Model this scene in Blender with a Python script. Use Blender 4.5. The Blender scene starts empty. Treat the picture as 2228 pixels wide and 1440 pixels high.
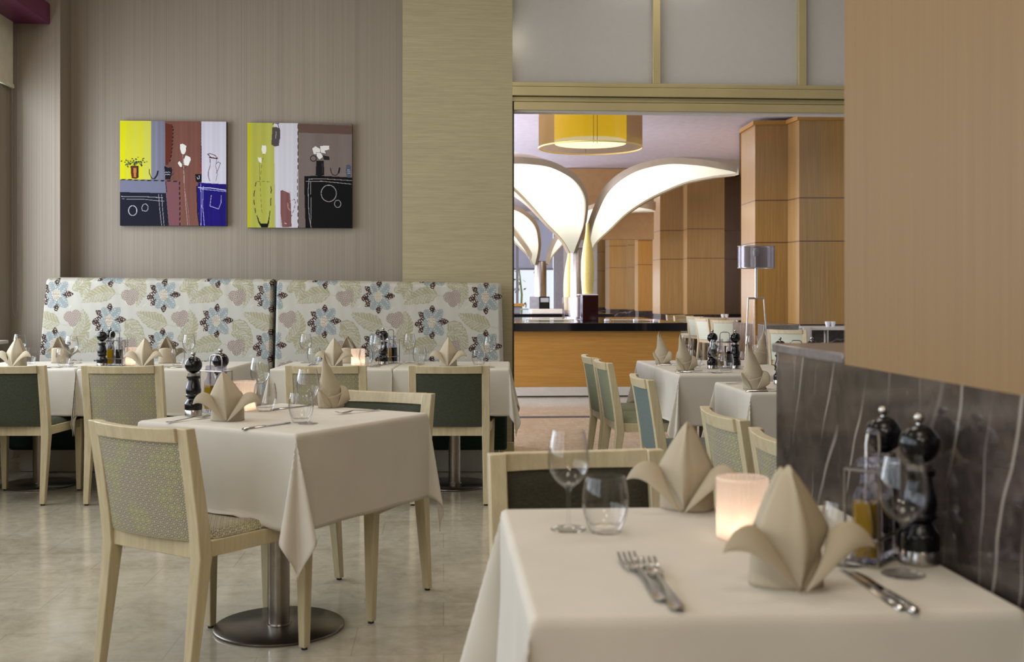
import bpy, math, random
import numpy as np
from mathutils import Vector, Matrix
random.seed(7)
PI = math.pi
# ------------------------------------------------------------------ camera, world, lights
SC = bpy.context.scene
COL = SC.collection
FPX, CX, HY, CAMH = 2400.0, 1114.0, 640.0, 1.21
TH = math.radians(3.55)
RIGHT = Vector((math.cos(TH), -math.sin(TH))); FWD = Vector((math.sin(TH), math.cos(TH)))
cam = bpy.data.cameras.new('camera'); camo = bpy.data.objects.new('camera', cam); COL.objects.link(camo)
camo.location = (0, 0, CAMH); camo.rotation_euler = (PI/2, 0, -TH)
cam.sensor_width = 36; cam.lens = FPX/2228*36; cam.shift_y = -80/2228
cam.clip_start = .05; cam.clip_end = 200
cam.dof.use_dof = True; cam.dof.focus_distance = 6.6; cam.dof.aperture_fstop = 4.6
SC.camera = camo
SC.view_settings.view_transform = 'Standard'; SC.view_settings.look = 'None'
SC.view_settings.gamma = 1; SC.view_settings.use_curve_mapping = False
SC.view_settings.exposure = -0.5
SC.cycles.use_denoising = True
SC.cycles.max_bounces = 10; SC.cycles.transparent_max_bounces = 16; SC.cycles.transmission_bounces = 8
SC.cycles.caustics_reflective = False; SC.cycles.caustics_refractive = False
SC.cycles.sample_clamp_indirect = 6

def lin(c):
    def f(v):
        v = v/255
        return v/12.92 if v <= .04045 else ((v+.055)/1.055)**2.4
    return (f(c[0]), f(c[1]), f(c[2]))
W = bpy.data.worlds.new('world'); SC.world = W; W.use_nodes = True
bg = W.node_tree.nodes['Background']; bg.inputs[0].default_value = (.86, .93, 1, 1); bg.inputs[1].default_value = 1.6

def area(name, loc, rot, sx, sy, power, color, spread=PI):
    l = bpy.data.lights.new(name, 'AREA'); l.shape = 'RECTANGLE'; l.size = sx; l.size_y = sy
    l.energy = power; l.color = color; l.spread = spread
    o = bpy.data.objects.new(name, l); COL.objects.link(o); o.location = loc; o.rotation_euler = rot
    return o
# daylight through the dining room's windows on the left, unseen overhead lamps, and added fill behind the camera
for wy in (6.62, 3.6, .8, -2.0):
    area('window_daylight', (-3.66, wy, 2.1), (0, -math.radians(90), 0), 2.4, 2.7, 250 if wy > 6 else 100, (.84, .92, 1))
for lx, ly, pw_ in ((-2.2, 2.0, 20), (-2.2, 5.6, 24), (.2, .3, 34), (.4, 3.6, 40), (-.6, 6.0, 30), (2.0, 6.6, 34), (-1, -2, 75), (.3, -4, 110)):
    area('ceiling_and_fill_light', (lx, ly, 4.16), (0, 0, 0), 1.0, 1.0, pw_, (1, .90, .74))
for lx, ly in ((.5, 11), (4.0, 11), (.5, 15), (3.0, 19), (1.0, 24), (3.0, 28)):
    area('ceiling_and_fill_light', (lx, ly, 3.74), (0, 0, 0), 1.2, 1.2, 34, (1, .93, .84))
for wy in (12, 17, 22, 27):
    area('window_daylight', (-3.4, wy, 1.9), (0, -math.radians(90), 0), 2.6, 3.0, 680, (.84, .84, 1))

def F(X, Z, z=0): p = RIGHT*X + FWD*Z; return Vector((p.x, p.y, z))
def at(u, v, z): Z = FPX*(CAMH-z)/(v-HY); return F((u-CX)/FPX*Z, Z, z)
def atd(u, v, Z): return F((u-CX)/FPX*Z, Z, CAMH-(v-HY)*Z/FPX)
def xat(u, y):
    a = (u-CX)/FPX; dx = a*math.cos(TH)+math.sin(TH); dy = -a*math.sin(TH)+math.cos(TH)
    return y/dy*dx
def zat(u, v, y):   # height seen at pixel (u,v) on the plane y
    a = (u-CX)/FPX; dy = -a*math.sin(TH)+math.cos(TH)
    return CAMH-(v-HY)/FPX*(y/dy)

# ------------------------------------------------------------------ materials
MATS = {}
class NT:
    def __init__(s, name):
        s.m = bpy.data.materials.new(name); s.m.use_nodes = True; s.t = s.m.node_tree
        s.b = s.t.nodes['Principled BSDF']
    def n(s, typ, **kw):
        nd = s.t.nodes.new('ShaderNode'+typ)
        for k, v in kw.items():
            if k in nd.inputs: nd.inputs[k].default_value = v
            else: setattr(nd, k, v)
        return nd
    def l(s, a, b): s.t.links.new(a, b)
    def coord(s, scale=(1, 1, 1), rot=(0, 0, 0), kind='Object'):
        c = s.n('TexCoord'); mp = s.n('Mapping'); mp.inputs['Scale'].default_value = scale
        mp.inputs['Rotation'].default_value = rot; s.l(c.outputs[kind], mp.inputs[0]); return mp.outputs[0]
    def ramp(s, fac, stops):
        r = s.n('ValToRGB'); e = r.color_ramp.elements
        while len(e) < len(stops): e.new(.5)
        for i, (p, c) in enumerate(stops): e[i].position = p; e[i].color = (*c, 1)
        s.l(fac, r.inputs[0]); return r.outputs[0]
    def noise(s, vec, scale, detail=3, rough=.5, dist=0):
        n = s.n('TexNoise'); n.inputs['Scale'].default_value = scale; n.inputs['Detail'].default_value = detail
        n.inputs['Roughness'].default_value = rough; n.inputs['Distortion'].default_value = dist
        s.l(vec, n.inputs['Vector']); return n.outputs[0]
    def bump(s, h, strength=.2, dist=.002):
        b = s.n('Bump'); b.inputs['Strength'].default_value = strength; b.inputs['Distance'].default_value = dist
        s.l(h, b.inputs['Height']); s.l(b.outputs[0], s.b.inputs['Normal'])
    def math(s, op, a, b=None, c=None):
        m = s.n('Math', operation=op)
        for i, v in enumerate((a, b, c)):
            if v is None: continue
            if hasattr(v, 'links') or hasattr(v, 'is_linked'): s.l(v, m.inputs[i])
            else: m.inputs[i].default_value = v
        return m.outputs[0]
    def mix(s, fac, a, b):
        m = s.n('Mix', data_type='RGBA')
        if isinstance(fac, (int, float)): m.inputs[0].default_value = fac
        else: s.l(fac, m.inputs[0])
        for i, v in ((6, a), (7, b)):
            if isinstance(v, tuple): m.inputs[i].default_value = (*v, 1)
            else: s.l(v, m.inputs[i])
        return m.outputs[2]
def plain(name, rgb, rough=.5, metal=0, spec=.5, noise=None, bump=None, emit=None):
    t = NT(name); c = lin(rgb); b = t.b
    b.inputs['Base Color'].default_value = (*c, 1); b.inputs['Roughness'].default_value = rough
    b.inputs['Metallic'].default_value = metal; b.inputs['Specular IOR Level'].default_value = spec
    v = t.coord()
    sc, amt = noise or (9, .06)
    n = t.noise(v, sc, 4)
    t.l(t.ramp(n, [(.3, tuple(x*(1-amt) for x in c)), (.7, tuple(min(1, x*(1+amt)) for x in c))]), b.inputs['Base Color'])
    if bump: t.bump(t.noise(v, bump[0], 2), bump[1])
    if emit: b.inputs['Emission Color'].default_value = (*lin(emit[0]), 1); b.inputs['Emission Strength'].default_value = emit[1]
    MATS[name] = t.m; return t.m
def grain(name, c1, c2, scale, rough=.45, c3=None, fine=1.0, coat=0):
    t = NT(name); v = t.coord(scale)
    n1 = t.noise(v, 1.0, 5, .6, .4)
    col = t.ramp(n1, [(.3, lin(c1)), (.5, lin(tuple((a+b)/2 for a, b in zip(c1, c2)))), (.7, lin(c2))])
    n2 = t.noise(t.coord(tuple(x*.12 for x in scale)), 1.0, 2)
    col = t.mix(t.math('MULTIPLY', n2, .35), col, lin(c3 or c1))
    t.l(col, t.b.inputs['Base Color']); t.b.inputs['Roughness'].default_value = rough
    t.b.inputs['Coat Weight'].default_value = coat
    t.bump(n1, .08*fine, .001)
    MATS[name] = t.m; return t.m

grain('cream_wood', (176, 162, 130), (201, 188, 154), (60, 60, 4), .42)
grain('wood_panel_near', (124, 92, 48), (138, 106, 60), (130, 130, 1.2), .5, (118, 88, 46))
grain('counter_wood', (156, 112, 44), (180, 134, 66), (3, 90, 90), .4, (150, 104, 46))
# vertical-stripe wallpaper
def wallpaper(name, base, axis, amp, period, blotch=.05):
    t = NT(name); c = lin(base)
    if axis == 'v': v = t.coord((period, period, .25)); v2 = t.coord((period*.27, period*.27, .1))
    else: v = t.coord((7, 7, period)); v2 = t.coord((2.2, 2.2, period*.3))
    n1 = t.noise(v, 1, 2, .6, .0 if axis == 'v' else .5); n2 = t.noise(v2, 1, 2, .5)
    s = t.math('ADD', t.math('MULTIPLY', n1, .6), t.math('MULTIPLY', n2, .4))
    t.l(t.ramp(s, [(.36, tuple(x*(1-amp) for x in c)), (.64, tuple(x*(1+amp) for x in c))]), t.b.inputs['Base Color'])
    t.b.inputs['Roughness'].default_value = .55 if axis == 'v' else .6
    t.b.inputs['Specular IOR Level'].default_value = .35
    t.bump(n1, .25, .001)
    MATS[name] = t.m
wallpaper('stripe_wallpaper', (140, 129, 116), 'v', .15, 260)
wallpaper('ripple_wallpaper', (158, 148, 118), 'h', .13, 330)
plain('jamb_paint', (140, 128, 96), .6)
plain('frame_champagne', (176, 162, 120), .35, .25, noise=(3, .05))
plain('dark_gap', (30, 24, 22), .6)
plain('plaster', (190, 184, 180), .8)
plain('ceiling_white', (214, 208, 218), .85)
plain('plum_paint', (98, 30, 72), .45)
plain('blind_fabric', (205, 200, 180), .8)
plain('white_paint', (205, 202, 195), .45)
plain('plinth_white', (190, 186, 176), .4)
plain('tan_wall', (178, 142, 96), .8)
plain('grey_wall', (130, 126, 130), .7)
plain('steel', (176, 172, 166), .22, 1, noise=(30, .05))
plain('brushed_steel', (150, 142, 132), .3, 1, noise=(30, .08))
plain('cutlery_steel', (200, 198, 196), .14, 1, noise=(30, .02))
plain('dark_base_steel', (112, 106, 100), .28, .95, noise=(14, .12))
plain('black_lacquer', (9, 9, 12), .2, 0, .4)
plain('rubber', (22, 20, 20), .7)
plain('black_granite', (20, 18, 20), .06, 0, .6, noise=(120, .5))
plain('wax', (236, 226, 206), .5)
plain('porcelain', (225, 225, 228), .2)
plain('vinegar', (28, 12, 8), .1); plain('olive_oil', (190, 150, 20), .1)
plain('cutlery_rest', (170, 170, 170), .3)
plain('piping_cord', (150, 140, 120), .7)
plain('red_black', (40, 14, 14), .15)
plain('vase_yellow', (214, 192, 110), .35, noise=(40, .06))
plain('petal_frame', (176, 160, 136), .4)
plain('leaf_green', (120, 150, 60), .6)
plain('lamp_cord', (60, 54, 40), .5)
plain('far_white', (205, 202, 190), .5)
plain('sage', (176, 184, 146), .8)
def linen(name, rgb, bs=.18, sheen=.0):
    t = NT(name); c = lin(rgb); v = t.coord((1, 1, 1))
    w1 = t.noise(t.coord((900, 60, 900)), 1, 2); w2 = t.noise(t.coord((60, 900, 60)), 1, 2)
    n = t.math('ADD', w1, w2); big = t.noise(v, 5, 2)
    t.l(t.ramp(big, [(.3, tuple(x*.95 for x in c)), (.7, tuple(min(1, x*1.04) for x in c))]), t.b.inputs['Base Color'])
    t.b.inputs['Roughness'].default_value = .75; t.b.inputs['Specular IOR Level'].default_value = .25
    t.b.inputs['Sheen Weight'].default_value = sheen
    t.bump(n, bs, .0006); MATS[name] = t.m
linen('tablecloth_linen', (197, 191, 180)); linen('napkin_linen', (170, 158, 136), .25)
def weave(name, c1, c2, rough=.85):
    t = NT(name); n = t.noise(t.coord((60, 60, 700)), 1, 3, .7); n2 = t.noise(t.coord((700, 700, 40)), 1, 2)
    s = t.math('ADD', t.math('MULTIPLY', n, .6), t.math('MULTIPLY', n2, .4))
    t.l(t.ramp(s, [(.35, lin(c1)), (.65, lin(c2))]), t.b.inputs['Base Color']); t.b.inputs['Roughness'].default_value = rough
    t.b.inputs['Specular IOR Level'].default_value = .2
    t.bump(s, .3, .001); MATS[name] = t.m
weave('green_weave', (48, 52, 42), (76, 80, 66)); weave('olive_weave', (44, 42, 34), (70, 66, 52))
weave('sage_weave', (108, 112, 90), (134, 136, 112)); weave('teal_weave', (84, 96, 94), (112, 122, 118)); weave('pale_weave', (176, 182, 158), (192, 196, 176))
weave('bench_green', (26, 40, 34), (48, 66, 54))
def pattern_fabric():
    t = NT('star_pattern_fabric'); P = 38.0
    c = t.n('TexCoord'); s = t.n('SeparateXYZ'); t.l(c.outputs['UV'], s.inputs[0])
    def cell(o, k, off=0): return t.math('SUBTRACT', t.math('FRACT', t.math('ADD', t.math('MULTIPLY', o, k), off)), .5)
    u, v = s.outputs[0], s.outputs[1]
    def star(off):
        a, b = cell(u, P, off), cell(v, P, off)
        r = t.math('SQRT', t.math('ADD', t.math('MULTIPLY', a, a), t.math('MULTIPLY', b, b)))
        an = t.math('ARCTAN2', a, b)
        pet = t.math('ABSOLUTE', t.math('COSINE', t.math('MULTIPLY', an, 4)))
        lim = t.math('MULTIPLY', t.math('POWER', pet, 1.6), .47)
        inside = t.math('LESS_THAN', r, lim); hole = t.math('GREATER_THAN', r, .15)
        return t.math('MULTIPLY', inside, hole)
    m = t.math('MAXIMUM', star(0), 0.0)
    m2 = star(.5)
    n = t.noise(c.outputs['UV'], 11, 1)
    dark = t.mix(t.ramp(n, [(.46, (0, 0, 0)), (.54, (1, 1, 1))]), lin((84, 80, 58)), lin((92, 62, 90)))
    gr = t.mix(t.ramp(n, [(.40, (0, 0, 0)), (.50, (1, 1, 1))]), lin((118, 118, 66)), lin((100, 90, 84)))
    base = t.mix(m, lin((174, 168, 142)), dark); col = t.mix(m2, base, gr)
    t.l(col, t.b.inputs['Base Color']); t.b.inputs['Roughness'].default_value = .8
    t.b.inputs['Specular IOR Level'].default_value = .2
    MATS['star_pattern_fabric'] = t.m
pattern_fabric()
def vcol(name, rough=.6, spec=.3):
    t = NT(name); a = t.n('VertexColor'); a.layer_name = 'Col'; t.l(a.outputs[0], t.b.inputs['Base Color'])
    t.b.inputs['Roughness'].default_value = rough; t.b.inputs['Specular IOR Level'].default_value = spec
    t.bump(t.noise(t.coord(), 260, 2), .12, .001); MATS[name] = t.m
vcol('painted_canvas', .65, .12); vcol('floral_fabric', .8, .2)
def marble(name, c_dark, c_light, vein, rough=.1, veins=True, scale=1.0):
    t = NT(name); v = t.coord((scale, scale, scale))
    n = t.noise(v, 5, 6, .65, .6); n2 = t.noise(v, 40, 3)
    col = t.ramp(t.math('ADD', t.math('MULTIPLY', n, .75), t.math('MULTIPLY', n2, .25)), [(.34, lin(c_dark)), (.66, lin(c_light))])
    if veins:
        for (rx, sc, dis, th, seed) in ((1.22, 3.0, 2.6, .998, 0), (1.05, 1.7, 4.2, .9988, 3.1), (1.40, 4.3, 2.2, .9988, 7.7)):
            mp = t.n('Mapping'); mp.inputs['Rotation'].default_value = (rx, 0, 0); mp.inputs['Location'].default_value = (seed, seed*.7, seed)
            t.l(v, mp.inputs[0])
            w = t.n('TexWave', wave_type='BANDS', bands_direction='Z'); w.inputs['Scale'].default_value = sc*.55
            w.inputs['Distortion'].default_value = dis; w.inputs['Detail'].default_value = 3; w.inputs['Detail Scale'].default_value = 1.2
            t.l(mp.outputs[0], w.inputs[0])
            mk = t.noise(mp.outputs[0], 2.3, 2)
            k = t.math('MULTIPLY', t.ramp(w.outputs[1], [(th-.004, (0, 0, 0)), (1, (1, 1, 1))]), t.ramp(mk, [(.46, (0, 0, 0)), (.6, (.75, .75, .75))]))
            col = t.mix(k, col, lin(vein))
    t.l(col, t.b.inputs['Base Color']); t.b.inputs['Roughness'].default_value = rough
    MATS[name] = t.m
marble('taupe_marble', (40, 35, 34), (82, 71, 66), (172, 160, 150), .10)
marble('reflection_grey_marble', (88, 84, 78), (122, 118, 112), (190, 186, 180), .12)  # marble lightened to grey, window reflection put into its colour
marble('cap_marble', (92, 84, 84), (126, 118, 118), (170, 160, 160), .2, False)
marble('light_marble', (150, 150, 152), (182, 180, 180), (200, 200, 200), .12, False, 2)
def floor_mat():
    t = NT('floor_marble'); v = t.coord()
    n = t.noise(v, 1.7, 6, .65, .8); n2 = t.noise(v, 16, 5, .7, .5)
    s = t.math('ADD', t.math('MULTIPLY', n, .55), t.math('MULTIPLY', n2, .45))
    col = t.ramp(s, [(.34, lin((148, 138, 120))), (.5, lin((168, 160, 142))), (.66, lin((184, 176, 158)))])
    br = t.n('TexBrick'); br.inputs['Scale'].default_value = 1.0; br.inputs['Mortar Size'].default_value = .0022
    br.inputs['Brick Width'].default_value = .62; br.inputs['Row Height'].default_value = .31
    br.inputs['Color1'].default_value = (.86, .86, .86, 1); br.inputs['Color2'].default_value = (1, 1, 1, 1); br.inputs['Mortar'].default_value = (.55, .52, .48, 1)
    t.l(v, br.inputs[0])
    mm = t.n('Mix', data_type='RGBA', blend_type='MULTIPLY'); mm.inputs[0].default_value = .55
    t.l(col, mm.inputs[6]); t.l(br.outputs[0], mm.inputs[7]); t.l(mm.outputs[2], t.b.inputs['Base Color'])
    t.l(t.ramp(n2, [(.3, (.07,)*3), (.7, (.18,)*3)]), t.b.inputs['Roughness'])
    MATS['floor_marble'] = t.m
floor_mat()
def column_wood():
    t = NT('column_veneer'); v = t.coord((60, 60, 1.2)); n = t.noise(v, 1, 4, .6)
    big = t.noise(t.coord((.9, .25, .02)), 1, 1)
    c1 = t.ramp(n, [(.3, lin((146, 105, 30))), (.7, lin((168, 125, 50)))])
    c2 = t.ramp(n, [(.3, lin((136, 104, 50))), (.7, lin((160, 126, 72)))])
    col = t.mix(t.ramp(big, [(.42, (0, 0, 0)), (.58, (1, 1, 1))]), c1, c2)
    c = t.n('TexCoord'); s = t.n('SeparateXYZ'); t.l(c.outputs['Object'], s.inputs[0]); z = s.outputs[2]
    g = None
    for h in (2.59, 1.97):
        d = t.math('LESS_THAN', t.math('ABSOLUTE', t.math('SUBTRACT', z, h)), .009)
        g = d if g is None else t.math('MAXIMUM', g, d)
    col = t.mix(g, col, lin((96, 60, 30)))
    t.l(col, t.b.inputs['Base Color']); t.b.inputs['Roughness'].default_value = .42
    t.b.inputs['Coat Weight'].default_value = .7; t.b.inputs['Coat Roughness'].default_value = .22
    MATS['column_veneer'] = t.m
column_wood()
def emis(name, rgb, st):
    t = NT(name); e = t.n('Emission'); e.inputs[0].default_value = (*lin(rgb), 1); e.inputs[1].default_value = st
    n = t.noise(t.coord(), 1.2, 1); t.l(t.ramp(n, [(.3, lin(rgb)), (.7, tuple(min(1, x*1.06) for x in lin(rgb)))]), e.inputs[0])
    t.l(e.outputs[0], t.t.nodes['Material Output'].inputs[0]); MATS[name] = t.m
def petal_glow():
    t = NT('petal_glow'); e = t.n('Emission'); c = t.n('TexCoord'); sx = t.n('SeparateXYZ'); t.l(c.outputs['Object'], sx.inputs[0])
    r1 = t.n('MapRange', interpolation_type='SMOOTHSTEP'); t.l(sx.outputs[0], r1.inputs[0])
    for k, v in zip((1, 2, 3, 4), (.05, .42, .5, 2.3)): r1.inputs[k].default_value = v
    r2 = t.n('MapRange', interpolation_type='SMOOTHSTEP'); t.l(sx.outputs[0], r2.inputs[0])
    for k, v in zip((1, 2, 3, 4), (1.1, 2.2, 1.0, .5)): r2.inputs[k].default_value = v
    e.inputs[0].default_value = (*lin((255, 247, 224)), 1); t.l(t.math('MULTIPLY', r1.outputs[0], r2.outputs[0]), e.inputs[1])
    t.l(e.outputs[0], t.t.nodes['Material Output'].inputs[0]); MATS['petal_glow'] = t.m
petal_glow()
emis('flame_glow', (255, 200, 130), 14); emis('outdoors_glow', (244, 248, 255), 1.3)
emis('pendant_diffuser_glow', (255, 240, 190), 2.0)
def glassy(name, tint=(1, 1, 1), rough=0, clear=.35, ior=1.45):
    t = NT(name); g = t.n('BsdfGlass'); g.inputs['IOR'].default_value = ior; g.inputs['Roughness'].default_value = rough; g.inputs[0].default_value = (*tint, 1)
    tr = t.n('BsdfTransparent'); tr.inputs[0].default_value = (*tint, 1); m = t.n('MixShader'); m.inputs[0].default_value = clear
    t.l(g.outputs[0], m.inputs[1]); t.l(tr.outputs[0], m.inputs[2]); t.l(m.outputs[0], t.t.nodes['Material Output'].inputs[0]); MATS[name] = t.m
glassy('block_glass', (.9, .9, .97), 0, .6)
def thin_glass(name):
    t = NT(name); tr = t.n('BsdfTransparent'); gl = t.n('BsdfGlossy'); gl.inputs['Roughness'].default_value = .01
    lw = t.n('LayerWeight'); lw.inputs[0].default_value = .5
    t.l(t.ramp(lw.outputs[1], [(.0, (.99, .99, .99)), (.6, (.95, .95, .95)), (.88, (.68, .68, .70)), (1, (.5, .5, .52))]), tr.inputs[0])
    fr = t.math('ADD', t.math('MULTIPLY', t.math('POWER', lw.outputs[1], 3.2), .80), .022)
    m = t.n('MixShader'); t.l(fr, m.inputs[0]); t.l(tr.outputs[0], m.inputs[1]); t.l(gl.outputs[0], m.inputs[2])
    t.l(m.outputs[0], t.t.nodes['Material Output'].inputs[0]); MATS[name] = t.m
def sheer(name, rgb, trans, rough=.7, glossy=.1, translucent=.5, emit=0):
    t = NT(name); d = t.n('BsdfDiffuse'); tl = t.n('BsdfTranslucent'); gl = t.n('BsdfGlossy'); gl.inputs['Roughness'].default_value = .15
    c = (*lin(rgb), 1); d.inputs[0].default_value = c; tl.inputs[0].default_value = c
    n = t.noise(t.coord(), 20, 2); cr = t.ramp(n, [(.3, tuple(x*.97 for x in lin(rgb))), (.7, lin(rgb))]); t.l(cr, d.inputs[0]); t.l(cr, tl.inputs[0])
    m1 = t.n('MixShader'); m1.inputs[0].default_value = translucent; t.l(d.outputs[0], m1.inputs[1]); t.l(tl.outputs[0], m1.inputs[2])
    m2 = t.n('MixShader'); m2.inputs[0].default_value = glossy; t.l(m1.outputs[0], m2.inputs[1]); t.l(gl.outputs[0], m2.inputs[2])
    tr = t.n('BsdfTransparent'); m3 = t.n('MixShader'); m3.inputs[0].default_value = trans; t.l(m2.outputs[0], m3.inputs[1]); t.l(tr.outputs[0], m3.inputs[2])
    out = m3.outputs[0]
    if emit:
        e = t.n('Emission'); e.inputs[0].default_value = c; e.inputs[1].default_value = emit; a = t.n('AddShader'); t.l(out, a.inputs[0]); t.l(e.outputs[0], a.inputs[1]); out = a.outputs[0]
    t.l(out, t.t.nodes['Material Output'].inputs[0]); MATS[name] = t.m
thin_glass('clear_glass')
sheer('ribbed_frosted', (232, 216, 204), .10, glossy=.06, translucent=.60)
sheer('frosted_glass', (206, 204, 198), .0, glossy=.12, translucent=.45)
sheer('gold_sheer', (122, 94, 26), .30, glossy=.04)
sheer('yellow_shade', (240, 208, 40), .0, glossy=.02, translucent=.7, emit=.95)
sheer('silver_sheer', (84, 80, 90), .30, glossy=.08)
sheer('pane_glass', (235, 240, 245), .92, glossy=.9)
sheer('roller_blind', (216, 214, 228), .15, glossy=.0, translucent=.7)

# ------------------------------------------------------------------ mesh helpers
class MB:
    def __init__(s): s.v = []; s.f = []; s.uv = {}
    def add(s, vs, fs):
        o = len(s.v); s.v += [tuple(p) for p in vs]; s.f += [tuple(i+o for i in f) for f in fs]; return s
    def box(s, x0, x1, y0, y1, z0, z1):
        return s.add([(x0, y0, z0), (x1, y0, z0), (x1, y1, z0), (x0, y1, z0), (x0, y0, z1), (x1, y0, z1), (x1, y1, z1), (x0, y1, z1)],
                     [(0, 3, 2, 1), (4, 5, 6, 7), (0, 1, 5, 4), (1, 2, 6, 5), (2, 3, 7, 6), (3, 0, 4, 7)])
    def prism(s, rings, cap=True):          # list of rings of equal length, lofted
        n = len(rings[0]); vs = [p for r in rings for p in r]; fs = []
        for k in range(len(rings)-1):
            for i in range(n):
                j = (i+1) % n; fs.append((k*n+i, k*n+j, (k+1)*n+j, (k+1)*n+i))
        if cap: fs.append(tuple(reversed(range(n)))); fs.append(tuple((len(rings)-1)*n+i for i in range(n)))
        return s.add(vs, fs)
    def post(s, secs):                      # sections (cx, cy, z, wx, wy)
        return s.prism([[(cx-wx/2, cy-wy/2, z), (cx+wx/2, cy-wy/2, z), (cx+wx/2, cy+wy/2, z), (cx-wx/2, cy+wy/2, z)] for cx, cy, z, wx, wy in secs])
    def lathe(s, prof, n=32, c=(0, 0), closed=False, rib=None, cap=True):
        m = len(prof); vs = []; fs = []
        for r, z in prof:
            for i in range(n):
                a = 2*PI*i/n; rr = r*(1+(rib(a) if rib else 0)); vs.append((c[0]+rr*math.cos(a), c[1]+rr*math.sin(a), z))
        for k in range(m if closed else m-1):
            k2 = (k+1) % m
            for i in range(n):
                j = (i+1) % n; fs.append((k*n+i, k*n+j, k2*n+j, k2*n+i))
        if cap and not closed:
            if prof[0][0] > 1e-6: fs.append(tuple(reversed(range(n))))
            if prof[-1][0] > 1e-6: fs.append(tuple((m-1)*n+i for i in range(n)))
        return s.add(vs, fs)
    def tube(s, pts, r, n=8, cap=True, flat=1.0):
        pts = [Vector(p) for p in pts]; rings = []; up = None
        for i, p in enumerate(pts):
            d = (pts[min(i+1, len(pts)-1)]-pts[max(i-1, 0)]).normalized()
            if up is None: up = Vector((0, 0, 1)) if abs(d.z) < .9 else Vector((1, 0, 0))
            a = d.cross(up).normalized(); b = a.cross(d).normalized(); up = b
            rr = r[i] if isinstance(r, (list, tuple)) else r
            rings.append([tuple(p + a*rr*math.cos(2*PI*k/n) + b*rr*flat*math.sin(2*PI*k/n)) for k in range(n)])
        return s.prism(rings, cap)
    def grid(s, fn, nu, nv):
        vs = [fn(i/nu, j/nv) for j in range(nv+1) for i in range(nu+1)]
        fs = [(j*(nu+1)+i, j*(nu+1)+i+1, (j+1)*(nu+1)+i+1, (j+1)*(nu+1)+i) for j in range(nv) for i in range(nu)]
        return s.add(vs, fs)
    def build(s, name, mat, parent=None, smooth=None, bevel=0, seg=2, solid=0, uv=None):
        me = bpy.data.meshes.new(name); me.from_pydata(s.v, [], s.f)
        me.materials.append(MATS[mat])
        if uv:
            ul = me.uv_layers.new(name='UVMap')
            for lp in me.loops: ul.data[lp.index].uv = uv(me.vertices[lp.vertex_index].co)
        if smooth is not None:
            me.polygons.foreach_set('use_smooth', [True]*len(me.polygons)); me.set_sharp_from_angle(angle=math.radians(smooth))
        o = bpy.data.objects.new(name, me); COL.objects.link(o)
        if parent: o.parent = parent
        if solid: m = o.modifiers.new('thickness', 'SOLIDIFY'); m.thickness = solid; m.offset = 0
        if bevel:
            m = o.modifiers.new('bevel', 'BEVEL'); m.width = bevel; m.segments = seg; m.limit_method = 'ANGLE'; m.angle_limit = .6
            m.harden_normals = False
            me.polygons.foreach_set('use_smooth', [True]*len(me.polygons)); me.set_sharp_from_angle(angle=math.radians(smooth or 60))
        return o
def tag(o, label, cat, group=None):
    o['label'] = label; o['category'] = cat
    if group: o['group'] = group
    return o
def struct(o): o['kind'] = 'structure'; return o
def empty(name, label=None, cat=None, group=None, loc=(0, 0, 0), rz=0):
    o = bpy.data.objects.new(name, None); COL.objects.link(o); o.location = loc; o.rotation_euler = (0, 0, rz); o.empty_display_size = .05
    if label: tag(o, label, cat, group)
    return o
def kids(o): return [c for c in COL.objects if c.parent == o]
def copy_tree(o, parent=None):
    c = o.copy(); COL.objects.link(c); c.parent = parent
    for ch in kids(o): copy_tree(ch, c)
    return c
PROTO = {}; USED = set()
def put(key, loc, rz, label, cat=None, group=None, sc=1):   # the first placement moves the prototype itself
    p = PROTO[key]
    if key in USED: o = copy_tree(p)
    else: o = p; USED.add(key)
    o.location = loc; o.rotation_euler = (0, 0, rz); o.scale = (sc, sc, sc)
    o['label'] = label
    if cat: o['category'] = cat
    if group: o['group'] = group
    elif 'group' in o: del o['group']
    return o

# ------------------------------------------------------------------ the setting
YC = 8.21; YR = 8.60; YP = 8.366            # planes: ripple column + transom, recessed wall, pilaster
XL = xat(25, YP)                            # left wall plane
MB().box(-9, 12, -6, 60, -.12, 0).build('floor', 'floor_marble')['kind'] = 'structure'
struct(MB().box(XL-.3, 6, -6, 9.0, 4.2, 4.4).build('ceiling', 'plaster'))
struct(MB().box(-4.2, 12, 8.62, 34.4, 3.8, 4.0).build('ceiling_buffet_hall', 'ceiling_white'))
struct(MB().box(-4.4, 12, -6.3, -6.0, 0, 4.4).build('wall_behind', 'plaster'))
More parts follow.
